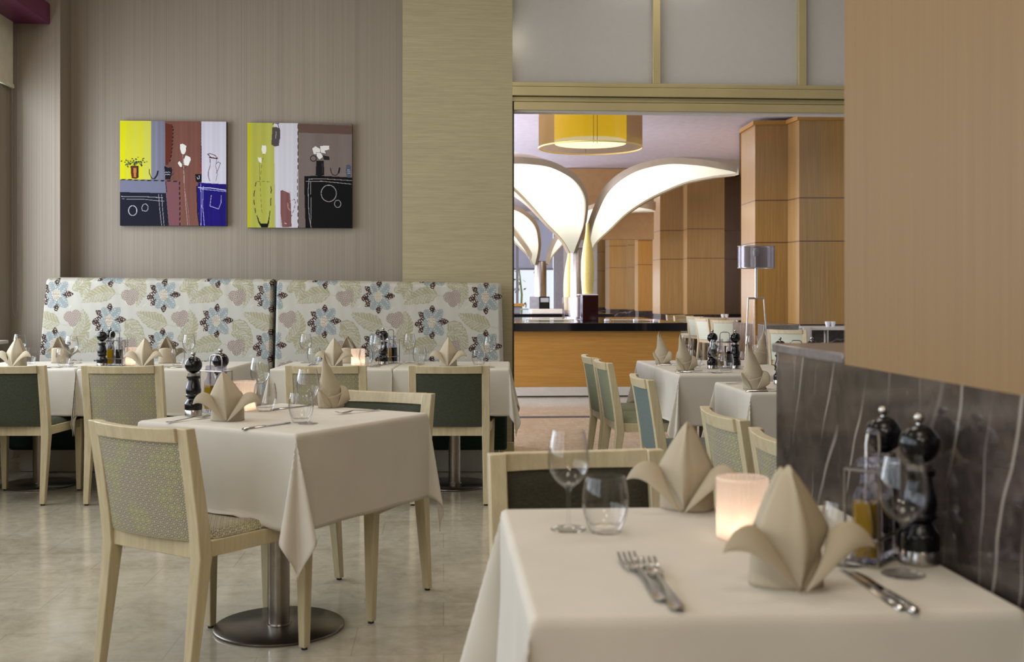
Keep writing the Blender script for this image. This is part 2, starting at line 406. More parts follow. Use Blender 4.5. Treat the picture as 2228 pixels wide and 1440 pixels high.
# left wall: pier by the corner, parapet and head; windows between
w = MB(); w.box(XL-.25, XL, YP-.24, YP+.4, 0, 4.3)
w.box(XL-.25, XL, -6, YP-.24, 0, .88); w.box(XL-.25, XL, -6, YP-.24, 3.35, 4.3)
for yy in (5.0, 2.2, -.6, -3.4): w.box(XL-.25, XL, yy-.12, yy+.12, .88, 3.35)
struct(w.build('wall_left', 'stripe_wallpaper'))
ys = [YP-.24, 5.12, 4.88, 2.32, 2.08, -.48, -.72, -3.28, -3.52, -6]
for k in range(5):
    y1, y0 = ys[2*k], ys[2*k+1]
    fr = empty('window_%d' % (k+1)); fr['kind'] = 'structure'
    f = MB()
    for a, b in ((y0, y0+.05), (y1-.05, y1)): f.box(XL-.16, XL-.04, a, b, .88, 3.35)
    f.box(XL-.16, XL-.04, y0, y1, .88, .94); f.box(XL-.16, XL-.04, y0, y1, 3.29, 3.35)
    f.box(XL-.13, XL-.07, (y0+y1)/2-.03, (y0+y1)/2+.03, .94, 3.29)
    f.build('window_frame', 'jamb_paint', fr, bevel=.004)
    MB().box(XL-.05, XL+.06, y0-.0, y1+.03, .855, .88).build('window_sill', 'white_paint', fr, bevel=.004)
    MB().box(XL-.105, XL-.099, y0+.05, y1-.05, .94, 3.29).build('window_pane', 'pane_glass', fr)
struct(MB().box(XL, XL+.28, -6, YP, zat(75, 52, YP), zat(75, 8, YP)).build('trim_1', 'plum_paint', bevel=.003))
# roller blind by the corner
zb = zat(20, 186, YP)
bl = empty('roller_blind', 'cream roller blind lowered over the top of the left window', 'blind', loc=(XL+.03, 0, 0))
MB().box(-.004, .0, 5.2, YP-.05, zb, 3.24).build('blind_fabric', 'blind_fabric', bl)
MB().box(-.012, .008, 5.2, YP-.045, zb-.03, zb).build('bottom_bar', 'blind_fabric', bl, bevel=.003)
MB().lathe([(.035, 0), (.035, .05)], 16).build('roller_tube', 'white_paint', bl)
bl.children[-1].location = (-.01, YP-.1, 3.27)
ch = MB(); xa, xb, zl = xat(27, YP-.05)-XL-.03, xat(39, YP-.05)-XL-.03, zat(33, 688, YP-.05)
ch.tube([(xa, YP-.05, 3.2), (xa, YP-.05, zl+.06), (xa+.01, YP-.05, zl+.015), ((xa+xb)/2, YP-.05, zl), (xb-.01, YP-.05, zl+.015), (xb, YP-.05, zl+.06), (xb, YP-.05, 3.2)], .0022, 6)
ch.build('bead_chain', 'grey_wall', bl, 40)
# back wall pieces
x131, x154 = xat(131, YP), xat(154, YR)
struct(MB().box(XL-.2, (x131+x154)/2, YP, YR+.2, 0, 4.3).build('wall_pilaster', 'stripe_wallpaper'))
xc0, xc1 = xat(876, YC), xat(1115, YC)
struct(MB().box((x131+x154)/2-.1, xc0+.1, YR, YR+.2, 0, 4.3).build('wall_back', 'stripe_wallpaper'))
struct(MB().box(xc0, xc1, YC, YR+.2, 0, 4.3).build('wall_column', 'ripple_wallpaper'))
struct(MB().box(xc1, xc1+.012, YC-.002, YR+.2, 0, zat(1117, 240, YC)).build('trim_2', 'dark_gap'))
b = MB(); b.box(XL, XL+.015, -6, YP, 0, .1); struct(b.build('baseboard_left', 'white_paint', bevel=.003))
struct(MB().box(xc0-.01, xc1+.008, YC-.014, YC, 0, .11).build('baseboard_back', 'frame_champagne', bevel=.003))
# transom: glazed frame above the wide opening
XE = 6.2
zs = [zat(1117, v, YC) for v in (238.5, 221, 218, 210, 207.5, 188, 187, 178)]
t = MB(); t.box(xc1+.012, XE, YC+.0, YC+.14, zs[0], zs[1]); t.box(xc1, XE, YC+.02, YC+.12, zs[2]-.004, zs[3]+.004)
t.box(xc1, XE, YC-.01, YC+.15, zs[4], zs[5]); t.box(xc1, XE, YC+.0, YC+.14, zs[6], zs[7])
struct(t.build('trim_3', 'frame_champagne', bevel=.002))
struct(MB().box(xc1, XE, YC+.03, YC+.11, zs[0], zs[7]-.01).build('trim_4', 'dark_gap'))
struct(MB().box(xc1+.012, XE, YC+.02, YC+.12, zs[0]-.012, zs[0]).build('trim_5', 'white_paint'))
m = MB()
for a, bb in ((1421, 1437), (1738, 1755)): m.box(xat(a, YC), xat(bb, YC), YC+.0, YC+.12, zs[7], 4.25)
d = xat(1755, YC)-xat(1437, YC)
m.box(xat(1755, YC)+d-.06, xat(1755, YC)+d, YC, YC+.12, zs[7], 4.25)
struct(m.build('trim_6', 'frame_champagne', bevel=.002))
gl = [xc1, xat(1421, YC), xat(1437, YC), xat(1738, YC), xat(1755, YC), xat(1755, YC)+d-.06]
for k in range(3):
    struct(MB().box(gl[2*k], gl[2*k+1], YC+.05, YC+.062, zs[7], 4.25).build('window_%d' % (6+k), 'frosted_glass'))
struct(MB().box(xc1, XE, YC+.3, YC+.42, 3.8, 4.3).build('wall_leak_stop', 'plaster'))  # unseen, added to keep sky light from leaking over the hall ceiling
struct(MB().box(-.2, 5, 10.75, 10.9, 0.0, .002).build('trim_7', 'dark_gap'))
struct(MB().box(xc1, 6, YC, YC+.14, 0, .003).build('trim_8', 'dark_base_steel'))
# right: marble dado with cap, wood panel above
pw = at(2063, 1224.5, .76); XW = pw.x
Y0 = F(.5, 2.79).y; YW = F(.69, 2.325).y
zc0, zc1 = 1.062, 1.085
struct(MB().box(XW, XW+.45, -6, Y0, 0, zc0).build('wall_right_dado', 'taupe_marble'))
struct(MB().box(XW-.004, XW+.47, YW, Y0+.03, zc0, zc1).build('trim_9', 'cap_marble', bevel=.004))
struct(MB().box(XW, XW+.45, -6, YW, zc0, 4.3).build('wall_right', 'wood_panel_near'))
# beyond the partition: right wall of the dining room stays hidden; close the room
struct(MB().box(5.2, 5.4, -6, YC, 0, 4.3).build('wall_far_right', 'plaster'))
# buffet hall: stepped timber wall
pl = [(1980, 15.8), (1739, 15.8), (1714, 16.2), (1643, 16.25), (1612.6, 17.1), (1612.6, 23.9), (1577, 23.9), (1576.5, 23.3), (1495, 23.3), (1486, 23.9), (1436, 23.95),
      (1420, 24.75), (1420, 28.4), (1388, 28.4), (1381, 28.9), (1381, 31.0), (1366, 31.0), (1362, 31.6), (1326, 31.6), (1317, 32.5), (1317, 36), (1291, 36), (1290, 40)]
P2 = [F((u-CX)/FPX*Z, Z) for u, Z in pl]
def curtain(z0, z1, off=0):
    m = MB(); n = len(P2)
    out = [(p.x-off, p.y-off) for p in P2]; bk = [(11, P2[-1].y), (11, P2[0].y)]
    ring = out+bk
    return m.prism([[(x, y, z0) for x, y in ring], [(x, y, z1) for x, y in ring]])
struct(curtain(.78, 3.70).build('wall_timber', 'column_veneer'))
struct(curtain(3.70, 3.76, .04).build('trim_10', 'counter_wood'))
struct(curtain(0, .78, -.02).build('baseboard_buffet_hall', 'taupe_marble'))
# low marble block beside the floor lamp
a = F((1662-CX)/FPX*13, 13); bq = F((1740-CX)/FPX*13, 13)
struct(MB().box(a.x, bq.x, a.y, a.y+1.4, 0, .85).build('wall_low_marble', 'reflection_grey_marble', bevel=.006))
# far end of the hall: window wall, grey pier, bulkhead
zf = 34.0
def vwall(u0, u1, v0, v1, Z, name, mat, th=.15, kind=True):
    p0, p1 = atd(u0, v1, Z), atd(u1, v0, Z)
    o = MB().box(p0.x, p1.x, p0.y, p0.y+th, p0.z, p1.z).build(name, mat)
    if kind: struct(o)
    return o
vwall(1209, 1226, 380, 720, zf-2, 'wall_pier', 'grey_wall', .6)
vwall(1226, 1300, 380, 725, zf, 'wall_far', 'white_paint')
vwall(300, 1215, 380, 470, zf, 'wall_window_head', 'plaster')
vwall(300, 1215, 672, 727, zf, 'wall_window_sill', 'white_paint')
wf = empty('window_9'); wf['kind'] = 'structure'
f = MB()
for u in (320, 500, 680, 860, 1000, 1125.5, 1208):
    p = atd(u, 600, zf); f.box(p.x-.04, p.x+.04, p.y-.05, p.y+.05, .6, 3.8)
p0, p1 = atd(300, 584, zf), atd(1209, 584, zf); f.box(p0.x, p1.x, p0.y-.05, p0.y+.05, p0.z-.03, p0.z+.03)
f.build('window_frame', 'grey_wall', wf)
p2 = atd(300, 470, zf)
MB().box(p0.x, p1.x, p0.y+.08, p0.y+.09, p0.z, p2.z).build('window_blind', 'roller_blind', wf)
MB().box(p0.x, p1.x, p0.y+.12, p0.y+.13, .7, p2.z).build('window_pane', 'pane_glass', wf)
vwall(1228, 1425, 366, 520, 22.6, 'wall_bulkhead', 'tan_wall', .3)
# daylit haze of the terrace beyond the far windows is the sky itself; a young tree stands there
tr = empty('terrace_tree', 'thin young tree outside the far window of the buffet hall', 'tree', loc=F((1132-CX)/FPX*38, 38))
MB().tube([(0, 0, 0), (.05, 0, 1.2), (-.05, 0, 2.2)], [.05, .04, .02], 6).build('trunk', 'leaf_green', tr, 50)
fo = MB()
for k in range(60):
    x, y, z = random.gauss(-.1, .25), random.gauss(0, .2), random.uniform(1.3, 2.6) if k < 40 else random.uniform(.3, .9)
    s = .07; a = random.uniform(0, 6)
    fo.add([(x-s*math.cos(a), y, z-s*math.sin(a)), (x+.3*s, y+.03, z-.4*s), (x+s*math.cos(a), y, z+s*math.sin(a)), (x-.3*s, y-.03, z+.4*s)], [(0, 1, 2, 3)])
fo.build('foliage', 'leaf_green', tr)

# ------------------------------------------------------------------ chair
HB = .2325
def bow(x): return -.032*(1-(x/HB)**2)       # the back bows away from the sitter
def lean(z): return -.222-.063*max(0, (z-.42)/.385)**1.15
def make_chair(key, fabric):
    r = empty('dining_chair'); PROTO[key] = r; r['category'] = 'chair'
    for s in (-1, 1):
        x = s*(HB-.0225)
        secs = [(x, -.272, .008, .030, .030), (x, -.244, .22, .038, .040), (x, -.222, .40, .045, .050), (x, lean(.5), .5, .045, .048),
                (x, lean(.62), .62, .045, .044), (x, lean(.72), .72, .045, .040), (x, lean(.802), .803, .045, .036)]
        p = MB().post(secs).build('back_post', 'cream_wood', r, bevel=.003)
        MB().lathe([(.011, 0), (.011, .008)], 12, (x, -.272)).build('foot_glide', 'rubber', p)
        x = s*.231
        p = MB().post([(x-s*.002, .214, .008, .028, .028), (x, .212, .40, .044, .044), (x, .212, .447, .044, .044)]).build('leg', 'cream_wood', r, bevel=.003)
        MB().lathe([(.011, 0), (.011, .008)], 12, (x-s*.002, .214)).build('foot_glide', 'rubber', p)
    hw = HB-.045
    def rail(z0, z1, th, name, off=0):
        rings = []
        for i in range(9):
            x = -hw-.001+(2*hw+.002)*i/8; y0, y1 = lean(z0)+bow(x)-th/2+off, lean(z1)+bow(x)-th/2+off
            dz = -.004*(1-(x/hw)**2) if z1 > .79 else 0
            rings.append([(x, y0, z0), (x, y0+th, z0), (x, y1+th, z1+dz), (x, y1, z1+dz)])
        return MB().prism(rings).build(name, 'cream_wood', r, bevel=.0025)
    rail(.757, .803, .034, 'top_rail')
    q = MB().box(-hw-.001, hw+.001, -.236, -.206, .393, .447).build('lower_rail', 'cream_wood', r, bevel=.0025)
    fr = MB()
    fr.box(-.210, .210, .202, .226, .395, .445)
    for s in (-1, 1): fr.prism([[(s*xx-.011, yy, .395), (s*xx+.011, yy, .395), (s*xx+.011, yy, .445), (s*xx-.011, yy, .445)] for xx, yy in ((.212, -.2), (.234, .192))])
    fr.build('seat_frame', 'cream_wood', r, bevel=.002)
    # upholstered back: padded slab between the posts
    def slab(u, v, side):
        x = (-hw+2*hw*u); z = .449+(.757-.449)*v
        e = min(u, 1-u)*2*hw; g = min(v, 1-v)*.308; pad = (1-math.exp(-min(e, g)/.006))
        return (x, lean(z)+bow(x)+(-.006-.002*pad if side < 0 else .010+.012*pad), z)
    m = MB(); nu, nv = 18, 14
    m.grid(lambda u, v: slab(1-u, v, -1), nu, nv); m.grid(lambda u, v: slab(u, v, 1), nu, nv)
    uvb = lambda co: (co.x, co.z) if co.z > 0 else (co.x, co.y)
    m.build('backrest', fabric, r, smooth=50, uv=lambda co: (co.x, co.z))
    def cush(u, v):
        x = (-.222+.444*u)*(.97+.09*v); y = -.205+.44*v
        e = min(u, 1-u)*.444; g = min(v, 1-v)*.42
        h = .447+.026*(1-math.exp(-e/.012))*(1-math.exp(-g/.012))+.010*math.sin(PI*u)*math.sin(PI*v)
        if v < .12: x = x*min(1, .84+.16*v/.12)
        return (x, y, h)
    m = MB(); m.grid(cush, 20, 20)
    m.build('seat', fabric, r, smooth=60, uv=lambda co: (co.x, co.y))
    return r
for key, fab in (('chair_star', 'star_pattern_fabric'), ('chair_green', 'green_weave'), ('chair_olive', 'olive_weave'), ('chair_sage', 'sage_weave'), ('chair_teal', 'teal_weave'), ('chair_pale', 'pale_weave')):
    make_chair(key, fab)
def chair(key, X, Z, A, label, group=None, sc=1):   # X, Z: middle of the top rail, A: facing, both seen from the camera's plan
    h = math.radians(A)-TH-PI/2; p = F(X, Z); off = Matrix.Rotation(h, 2) @ Vector((0, -.285*sc))
    return put(key, (p.x-off.x, p.y-off.y, 0), h, label, 'chair', group, sc)
G1 = 'dining chairs along the floral bench'; G2 = 'dining chairs beside the right-hand tables'
chair('chair_star', -1.169, 3.462, 57.5, 'star-patterned chair with its back to us at left front of the middle table')
chair('chair_green', -.535, 4.61, -113, 'dark green dining chair tucked in behind the middle table, facing us')
chair('chair_olive', .167, 2.86, -79.5, 'olive-upholstered cream wood chair tucked behind the nearest table')
chair('chair_green', (11-CX)/FPX*6.31, 6.31, 90, 'dark green-backed dining chair at the left edge of the picture, before the floral bench', group=G1)
chair('chair_star', (266-CX)/FPX*6.31, 6.31, 90, 'star-patterned dining chair at the bench table with the two black mills', group=G1)
chair('chair_star', (709-CX)/FPX*6.31, 6.31, 90, 'star-patterned dining chair at the bench table just behind the middle table', group=G1)
chair('chair_green', (977-CX)/FPX*6.31, 6.31, 90, 'dark green-backed dining chair at the right end of the floral bench', group=G1)
chair('chair_sage', .513, 7.27, 5, 'pale green dining chair seen edge-on, farthest of the four left of the right tables', group=G2)
chair('chair_sage', .558, 6.74, 5, 'pale green dining chair just in front of the farthest one by the right tables', group=G2)
chair('chair_teal', .641, 5.45, 4, 'blue-green upholstered chair beside the hanging corner of the right tablecloth', group=G2)
chair('chair_star', .725, 3.79, 6, 'star-patterned chair with curved white-lit top rail, behind the near candle', group=G2)
chair('chair_star', .765, 3.155, 6, 'star-patterned chair half cut off by the marble partition', group=G2)

# ------------------------------------------------------------------ tables and cloths
def cloth_mesh(hx, hy, L, chairs=(), seed=0, rip=.012, flare=.018, amax=20, n=26, clamp=(), ears={}):
    """hx, hy half sizes; chairs = [(side, offset)] with side 0:+x 1:+y 2:-x 3:-y where a seat holds the hem up"""
    rnd = random.Random(seed); R = .010
    def axis(h):
        a = [h*(-1+2*i/10) for i in range(11)]
        ex = [h+L*(i/n)**1.15 for i in range(1, n+1)]
        fine = [-h*(1-.012), h*(1-.012)]
        return sorted([-e for e in ex]+a+fine+ex)
    ph = [[rnd.uniform(0, 6) for _ in range(3)] for _ in range(4)]
    fq = [[rnd.uniform(7, 10), rnd.uniform(15, 20), rnd.uniform(26, 33)] for _ in range(4)]
    ax, ay = axis(hx), axis(hy)
    def P(a, b):
        da, db = max(abs(a)-hx, 0), max(abs(b)-hy, 0); r = math.hypot(da, db)
        sa, sb = (1 if a >= 0 else -1), (1 if b >= 0 else -1)
        if r < 1e-9: return [a, b, 0]
        t = min(r/R, PI/2); ro = R*math.sin(t); dr = R*(1-math.cos(t))+max(0, r-R*PI/2)
        if da > 0 and db > 0:
            ph_ = math.atan2(db, da); al = math.radians(ears.get((sa, sb), amax))*math.sin(2*ph_)**.85*(1-.5*math.exp(-((ph_-PI/4)/.20)**2))
            az = PI/2-ph_
            az = PI/2*(.5+.5*math.cos(2*ph_)) if True else az
            k = dr*math.sin(al)
            return [sa*(hx+ro*math.cos(ph_)+k*math.cos(az)), sb*(hy+ro*math.sin(ph_)+k*math.sin(az)), -dr*math.cos(al)]
        side = (0 if sa > 0 else 2) if da > 0 else (1 if sb > 0 else 3)
        s = b if da > 0 else a; hs = hy if da > 0 else hx
        wnd = max(0, 1-(abs(s)/hs)**4); g = dr/L
        out = wnd*g*(flare+rip*sum(math.sin(f*s+p)*w for f, p, w in zip(fq[side], ph[side], (1, .6, .35))))
        drop = dr*(1-.004*g)
        for cs, off, zs in chairs:
            if cs != side: continue
            m = max(0, min(1, (.235-abs(s-off))/.05)); m = m*m*(3-2*m)
            e = max(0, drop-zs)
            drop -= e*m; out = out+m*(e*.95+.0*g)
        o = ro+out
        return [sa*(hx+o), b, -drop] if da > 0 else [a, sb*(hy+o), -drop]
    def Q(a, b):
        p = P(a, b)
        for ax_, sg, lim in clamp:
            if sg*p[ax_] > lim: p[ax_] = sg*lim
        return tuple(p)
    m = MB(); vs = [Q(a, b) for b in ay for a in ax]; nx = len(ax)
    m.add(vs, [(j*nx+i, j*nx+i+1, (j+1)*nx+i+1, (j+1)*nx+i) for j in range(len(ay)-1) for i in range(nx-1)])
    return m
TZ = .76
def table(cx, cy, rz, sx, sy, L, tl, cl, chairs=(), seed=0, ped=True, gt='pedestal tables under white cloths', gc='white tablecloths', pofs=(0, 0), **kw):
    r = empty('pedestal_table', tl, 'table', gt, (cx, cy, 0), rz)
    MB().box(-sx/2+.012, sx/2-.012, -sy/2+.012, sy/2-.012, TZ-.034, TZ-.006).build('tabletop', 'counter_wood', r, bevel=.004)
    MB().lathe([(.038, .012), (.038, TZ-.05)], 32).build('pedestal', 'brushed_steel', r, 40)
    MB().lathe([(.12, TZ-.05), (.12, TZ-.034)], 24).build('mounting_plate', 'brushed_steel', r, 40)
    MB().lathe([(.0, 0), (.232, 0), (.235, .004), (.234, .009), (.229, .0125), (.045, .015), (.043, .02), (.0, .02)], 64).build('base_disc', 'dark_base_steel', r, 35)
    for ch_ in list(r.children):
        if ch_.name.split('.')[0] in ('pedestal', 'base_disc'): ch_.location = (pofs[0], pofs[1], 0)
    c = cloth_mesh(sx/2-.010, sy/2-.010, L, chairs, seed, **kw).build('tablecloth', 'tablecloth_linen', None, 60, solid=.0016)
    c.location = (cx, cy, TZ); c.rotation_euler = (0, 0, rz); tag(c, cl, 'tablecloth', gc)
    return r
ZS = TZ-.486
# near table: room aligned, against the marble
nl, nr = at(1152, 1347, TZ), at(1090, 1107, TZ)
nx0, nx1, ny0, ny1 = (nl.x+nr.x)/2, XW-.012, nl.y, nr.y
table((nx0+nx1)/2, (ny0+ny1)/2, 0, nx1-nx0, ny1-ny0, .40, 'steel pedestal table under the nearest cloth, against the marble partition',
      'white cloth on the nearest table, against the marble partition', seed=3, rip=.006, amax=20, flare=.02, clamp=((0, 1, (nx1-nx0)/2+.004),))
# middle table, turned
mc = F(-.8235, 4.05); mrot = math.radians(59.4)-TH
table(mc.x, mc.y, mrot, .742, .742, .325, 'steel pedestal table in the middle with its round base disc in full view', 'cream-white cloth with long pointed corners on the middle table',
      chairs=[(2, 0, ZS), (0, .0, ZS)], seed=11, rip=.007, amax=15, flare=.008, pofs=(-.045, .0), ears={(-1, -1): 27, (1, -1): 12, (-1, 1): 12})
# bench tables (facing the camera squarely)
for k, (X, sx, ch, tl, cl) in enumerate(((-3.0, .75, [(3, 0.0, ZS)], 'pedestal table at left edge of the picture, base disc visible by the green chair', 'white cloth on the bench table at the left edge of the picture'),
        (-2.165, .90, [(3, -.05, ZS)], 'pedestal table hidden under the bench cloth that carries two black mills', 'white cloth under the two black mills and candle by the floral bench'),
        (-1.09, .738, [(3, 0, ZS)], 'pedestal table by the bench, directly behind the middle table', 'white cloth under the candle of the bench table behind the middle table'),
        (-.365, .70, [(3, 0, ZS)], 'pedestal table at the right end of the floral bench', 'white cloth with hanging folded corner at the right end of the bench'))):
    p = F(X, 7.0); table(p.x, p.y, -TH, sx, .74, .29, tl, cl, ch, seed=20+k, rip=.006, amax=17, clamp=((1, 1, .40),)+(((0, 1, sx/2+.001),) if k in (0, 2) else ((0, -1, sx/2+.001),)))
# right-hand tables (room aligned)
for k, (X, Z, sx, sy, tl, cl) in enumerate(((.929, 6.14, .78, .68, 'table carrying the two black mills, right of the buffet counter', 'white cloth under the two black mills right of the buffet counter'),
        (.886, 6.83, .78, .66, 'farther table of the joined pair right of the buffet counter', 'white cloth on the far table of the joined pair by the buffet counter'),
        (1.081, 5.0, .78, .66, 'table next to the marble partition with a twisted napkin', 'white cloth on the table beside the end of the marble partition'))):
    p = F(X, Z); table(p.x+sx/2, p.y+sy/2, 0, sx, sy, .29, tl, cl, [(2, (.18 if k == 2 else .05), ZS)], seed=40+k, rip=.007, amax=18, clamp=(((1, 1, sy/2+.002),) if k == 0 else ((1, -1, sy/2+.001),) if k == 1 else ()))

# ------------------------------------------------------------------ painted surfaces (colour computed per vertex)
class Art:
    def __init__(s, X, Y, base):
        s.X, s.Y = X, Y; s.C = np.tile(np.array(lin(base)), (X.size, 1)).reshape(*X.shape, 3)
        rs = np.random.RandomState(5); s.n = rs.rand(*X.shape)
    def put(s, mask, rgb, amt=1.0): s.C[mask] = s.C[mask]*(1-amt)+np.array(lin(rgb))*amt
    def poly(s, pts, rgb):
        ins = np.zeros(s.X.shape, bool); n = len(pts)
        for i in range(n):
            x0, y0 = pts[i]; x1, y1 = pts[(i+1) % n]
            if y0 == y1: continue
            c = ((y0 > s.Y) != (y1 > s.Y)) & (s.X < (x1-x0)*(s.Y-y0)/(y1-y0)+x0); ins ^= c
        s.put(ins, rgb)
    def ell(s, cx, cy, rx, ry, rgb): s.put(((s.X-cx)/rx)**2+((s.Y-cy)/ry)**2 < 1, rgb)
    def line(s, pts, w, rgb, dash=0):
        for (x0, y0), (x1, y1) in zip(pts, pts[1:]):
            dx, dy = x1-x0, y1-y0; L2 = dx*dx+dy*dy+1e-9
            t = np.clip(((s.X-x0)*dx+(s.Y-y0)*dy)/L2, 0, 1); d = np.hypot(s.X-x0-t*dx, s.Y-y0-t*dy)
            m = d < w/2
            if dash: m &= np.sin((s.X+s.Y*1.3)/dash) > -.35
            s.put(m, rgb)
    def ring(s, cx, cy, rx, ry, w, rgb, a0=0, a1=360):
        s.line([(cx+rx*math.cos(math.radians(a)), cy+ry*math.sin(math.radians(a))) for a in range(a0, a1+1, 12)], w, rgb)
    def streak(s, x0, x1, y0, y1, rgb, amt=.35, f=26):
        m = (s.X > x0) & (s.X < x1) & (s.Y > y0) & (s.Y < y1)
        k = (np.sin(s.X/f)+np.sin(s.X/(f*.37)+1))*.25+.5; k = (k*amt)[..., None]
        s.C = np.where(m[..., None], s.C*(1-k)+np.array(lin(rgb))*k, s.C)
def col_mesh(name, P, C, nu, nv, mat, parent=None, extra=None):
    """P (nv+1, nu+1, 3) positions, C colours"""
    idx = np.arange((nu+1)*(nv+1)).reshape(nv+1, nu+1)
    f = np.stack([idx[:-1, :-1], idx[1:, :-1], idx[1:, 1:], idx[:-1, 1:]], -1).reshape(-1, 4)
    V = P.reshape(-1, 3); cc = C.reshape(-1, 3); fs = f.tolist()
    if extra:
        ev, ef, ec = extra; o = len(V); V = np.vstack([V, np.array(ev)]); cc = np.vstack([cc, np.tile(np.array(lin(ec)), (len(ev), 1))]); fs += [tuple(i+o for i in q) for q in ef]
    me = bpy.data.meshes.new(name); me.from_pydata(V.tolist(), [], fs)
    ca = me.color_attributes.new('Col', 'FLOAT_COLOR', 'POINT')
    ca.data.foreach_set('color', np.hstack([cc, np.ones((len(cc), 1))]).astype(np.float32).ravel())
    me.materials.append(MATS[mat]); o = bpy.data.objects.new(name, me); COL.objects.link(o); o.parent = parent
    return o
def painting(u0, u1, v0, v1, x0, x1, y0, y1, draw, label, base):
    xa, xb = xat(u0, YR-.045), xat(u1, YR-.045); za, zb2 = zat((u0+u1)/2, v1, YR-.045), zat((u0+u1)/2, v0, YR-.045)
    n = 290; gx, gy = np.meshgrid(np.linspace(x0, x1, n+1), np.linspace(y0, y1, n+1))
    A = Art(gx, gy, base); draw(A)
    P = np.zeros((n+1, n+1, 3)); P[..., 0] = xa+(gx-x0)/(x1-x0)*(xb-xa); P[..., 1] = YR-.045; P[..., 2] = zb2-(gy-y0)/(y1-y0)*(zb2-za)
    yb = YR-.006
    ev = [(xa, YR-.045, za), (xb, YR-.045, za), (xb, YR-.045, zb2), (xa, YR-.045, zb2), (xa, yb, za), (xb, yb, za), (xb, yb, zb2), (xa, yb, zb2)]
    ef = [(0, 1, 5, 4), (1, 2, 6, 5), (2, 3, 7, 6), (3, 0, 4, 7), (4, 5, 6, 7)]
    o = col_mesh('canvas_painting', P, A.C, n, n, 'painted_canvas', extra=(ev, ef, (30, 24, 34)))
    for q in o.data.polygons[:1]: pass
    tag(o, label, 'painting', 'pair of square canvas paintings')
def art1(a):
    a.poly([(100, 60), (486, 60), (482, 780), (100, 780)], (196, 192, 30)); a.streak(180, 480, 60, 780, (186, 186, 84), .9, 60)
    a.poly([(100, 60), (190, 60), (160, 780), (100, 780)], (200, 198, 10))
    a.poly([(486, 60), (660, 60), (655, 800), (482, 780)], (104, 104, 122)); a.streak(486, 655, 60, 780, (132, 132, 150), .6)
    a.poly([(655, 60), (1095, 60), (1100, 820), (1060, 1350), (840, 1350), (830, 800), (655, 790)], (104, 68, 60)); a.streak(760, 1095, 60, 1350, (124, 78, 68), .5)
    a.poly([(655, 90), (740, 110), (745, 200), (730, 480), (690, 600), (660, 600)], (88, 38, 26)); a.line([(735, 110), (752, 170), (745, 330), (730, 480), (712, 560)], 14, (30, 20, 24), 9)
    a.poly([(1095, 60), (1400, 60), (1400, 835), (1100, 815)], (184, 180, 196)); a.streak(1100, 1400, 60, 830, (206, 202, 216), .5)
    a.poly([(100, 785), (660, 795), (665, 945), (100, 940)], (108, 110, 132))
    a.poly([(100, 935), (665, 945), (700, 1350), (100, 1350)], (20, 20, 36))
    a.poly([(660, 795), (832, 805), (838, 1350), (700, 1350)], (112, 72, 78))
    a.poly([(1060, 815), (1400, 832), (1400, 1350), (1075, 1350), (1040, 900)], (24, 10, 112)); a.streak(1060, 1400, 830, 1350, (16, 4, 84), .7)
    a.line([(100, 782), (660, 795), (830, 802), (836, 1350)], 14, (16, 14, 20), 13); a.line([(660, 800), (672, 930)], 8, (16, 14, 20))
    a.line([(1040, 860), (1052, 1200), (1075, 1350)], 16, (24, 14, 40))
    a.line([(1092, 80), (1090, 560)], 9, (50, 30, 40), 8); a.line([(1085, 590), (1095, 680)], 12, (120, 30, 34))
    rs = random.Random(3)
    for k in range(70): a.ell(285+rs.gauss(0, 58), 585+rs.gauss(0, 26), 11, 7, rs.choice([(30, 44, 30), (24, 26, 60), (120, 140, 30), (40, 60, 30)]))
    a.poly([(240, 615), (330, 615), (332, 760), (300, 775), (250, 765), (238, 690)], (84, 38, 20)); a.poly([(270, 640), (305, 640), (303, 755), (275, 750)], (176, 116, 60)); a.line([(326, 620), (328, 750)], 14, (20, 14, 16))
    a.line([(460, 655), (465, 710), (490, 762), (520, 772), (548, 740), (562, 680)], 9, (22, 20, 30)); a.line([(530, 765), (556, 725), (567, 680)], 20, (22, 20, 30))
    a.poly([(645, 615), (690, 635), (735, 630), (738, 690), (715, 780), (655, 775)], (18, 16, 26))
    for yy in (695, 722): a.line([(650, yy), (665, yy-9), (680, yy), (695, yy-9), (715, yy)], 4, (200, 200, 210))
    a.line([(715, 690), (755, 655)], 5, (18, 16, 26)); a.line([(720, 740), (760, 700)], 5, (18, 16, 26))
    a.poly([(1020, 712), (1100, 708), (1098, 800), (1060, 815), (1028, 800)], (14, 12, 18)); a.line([(1045, 750), (1048, 770), (1070, 765), (1068, 730)], 5, (200, 200, 210))
    for pts in ([(835, 345), (870, 342), (912, 365), (905, 440), (885, 470), (855, 465), (835, 400)], [(905, 480), (962, 505), (965, 540), (935, 610), (885, 600), (880, 540)], [(830, 552), (858, 590), (856, 628), (835, 622), (806, 578)]):
        a.line(pts+[pts[0]], 10, (60, 36, 34)); a.poly(pts, (214, 210, 206))
    a.line([(870, 470), (878, 640), (885, 820), (905, 1080), (930, 1340)], 4, (176, 160, 156)); a.line([(885, 640), (890, 900), (935, 1150), (950, 1340)], 4, (150, 120, 116)); a.line([(856, 630), (880, 655), (920, 610)], 5, (50, 30, 30))
    a.line([(125, 988), (400, 990), (625, 1000)], 5, (180, 180, 190)); a.line([(135, 1018), (400, 1022), (645, 1045)], 4, (170, 170, 180))
    a.line([(575, 960), (590, 1150), (612, 1340)], 4, (180, 180, 190)); a.line([(612, 965), (625, 1150), (642, 1340)], 4, (180, 180, 190))
    a.ring(262, 1160, 50, 60, 7, (196, 196, 200)); a.line([(370, 1125), (390, 1085), (420, 1075), (445, 1100), (448, 1140), (430, 1165), (380, 1162), (370, 1125)], 5, (186, 186, 190))
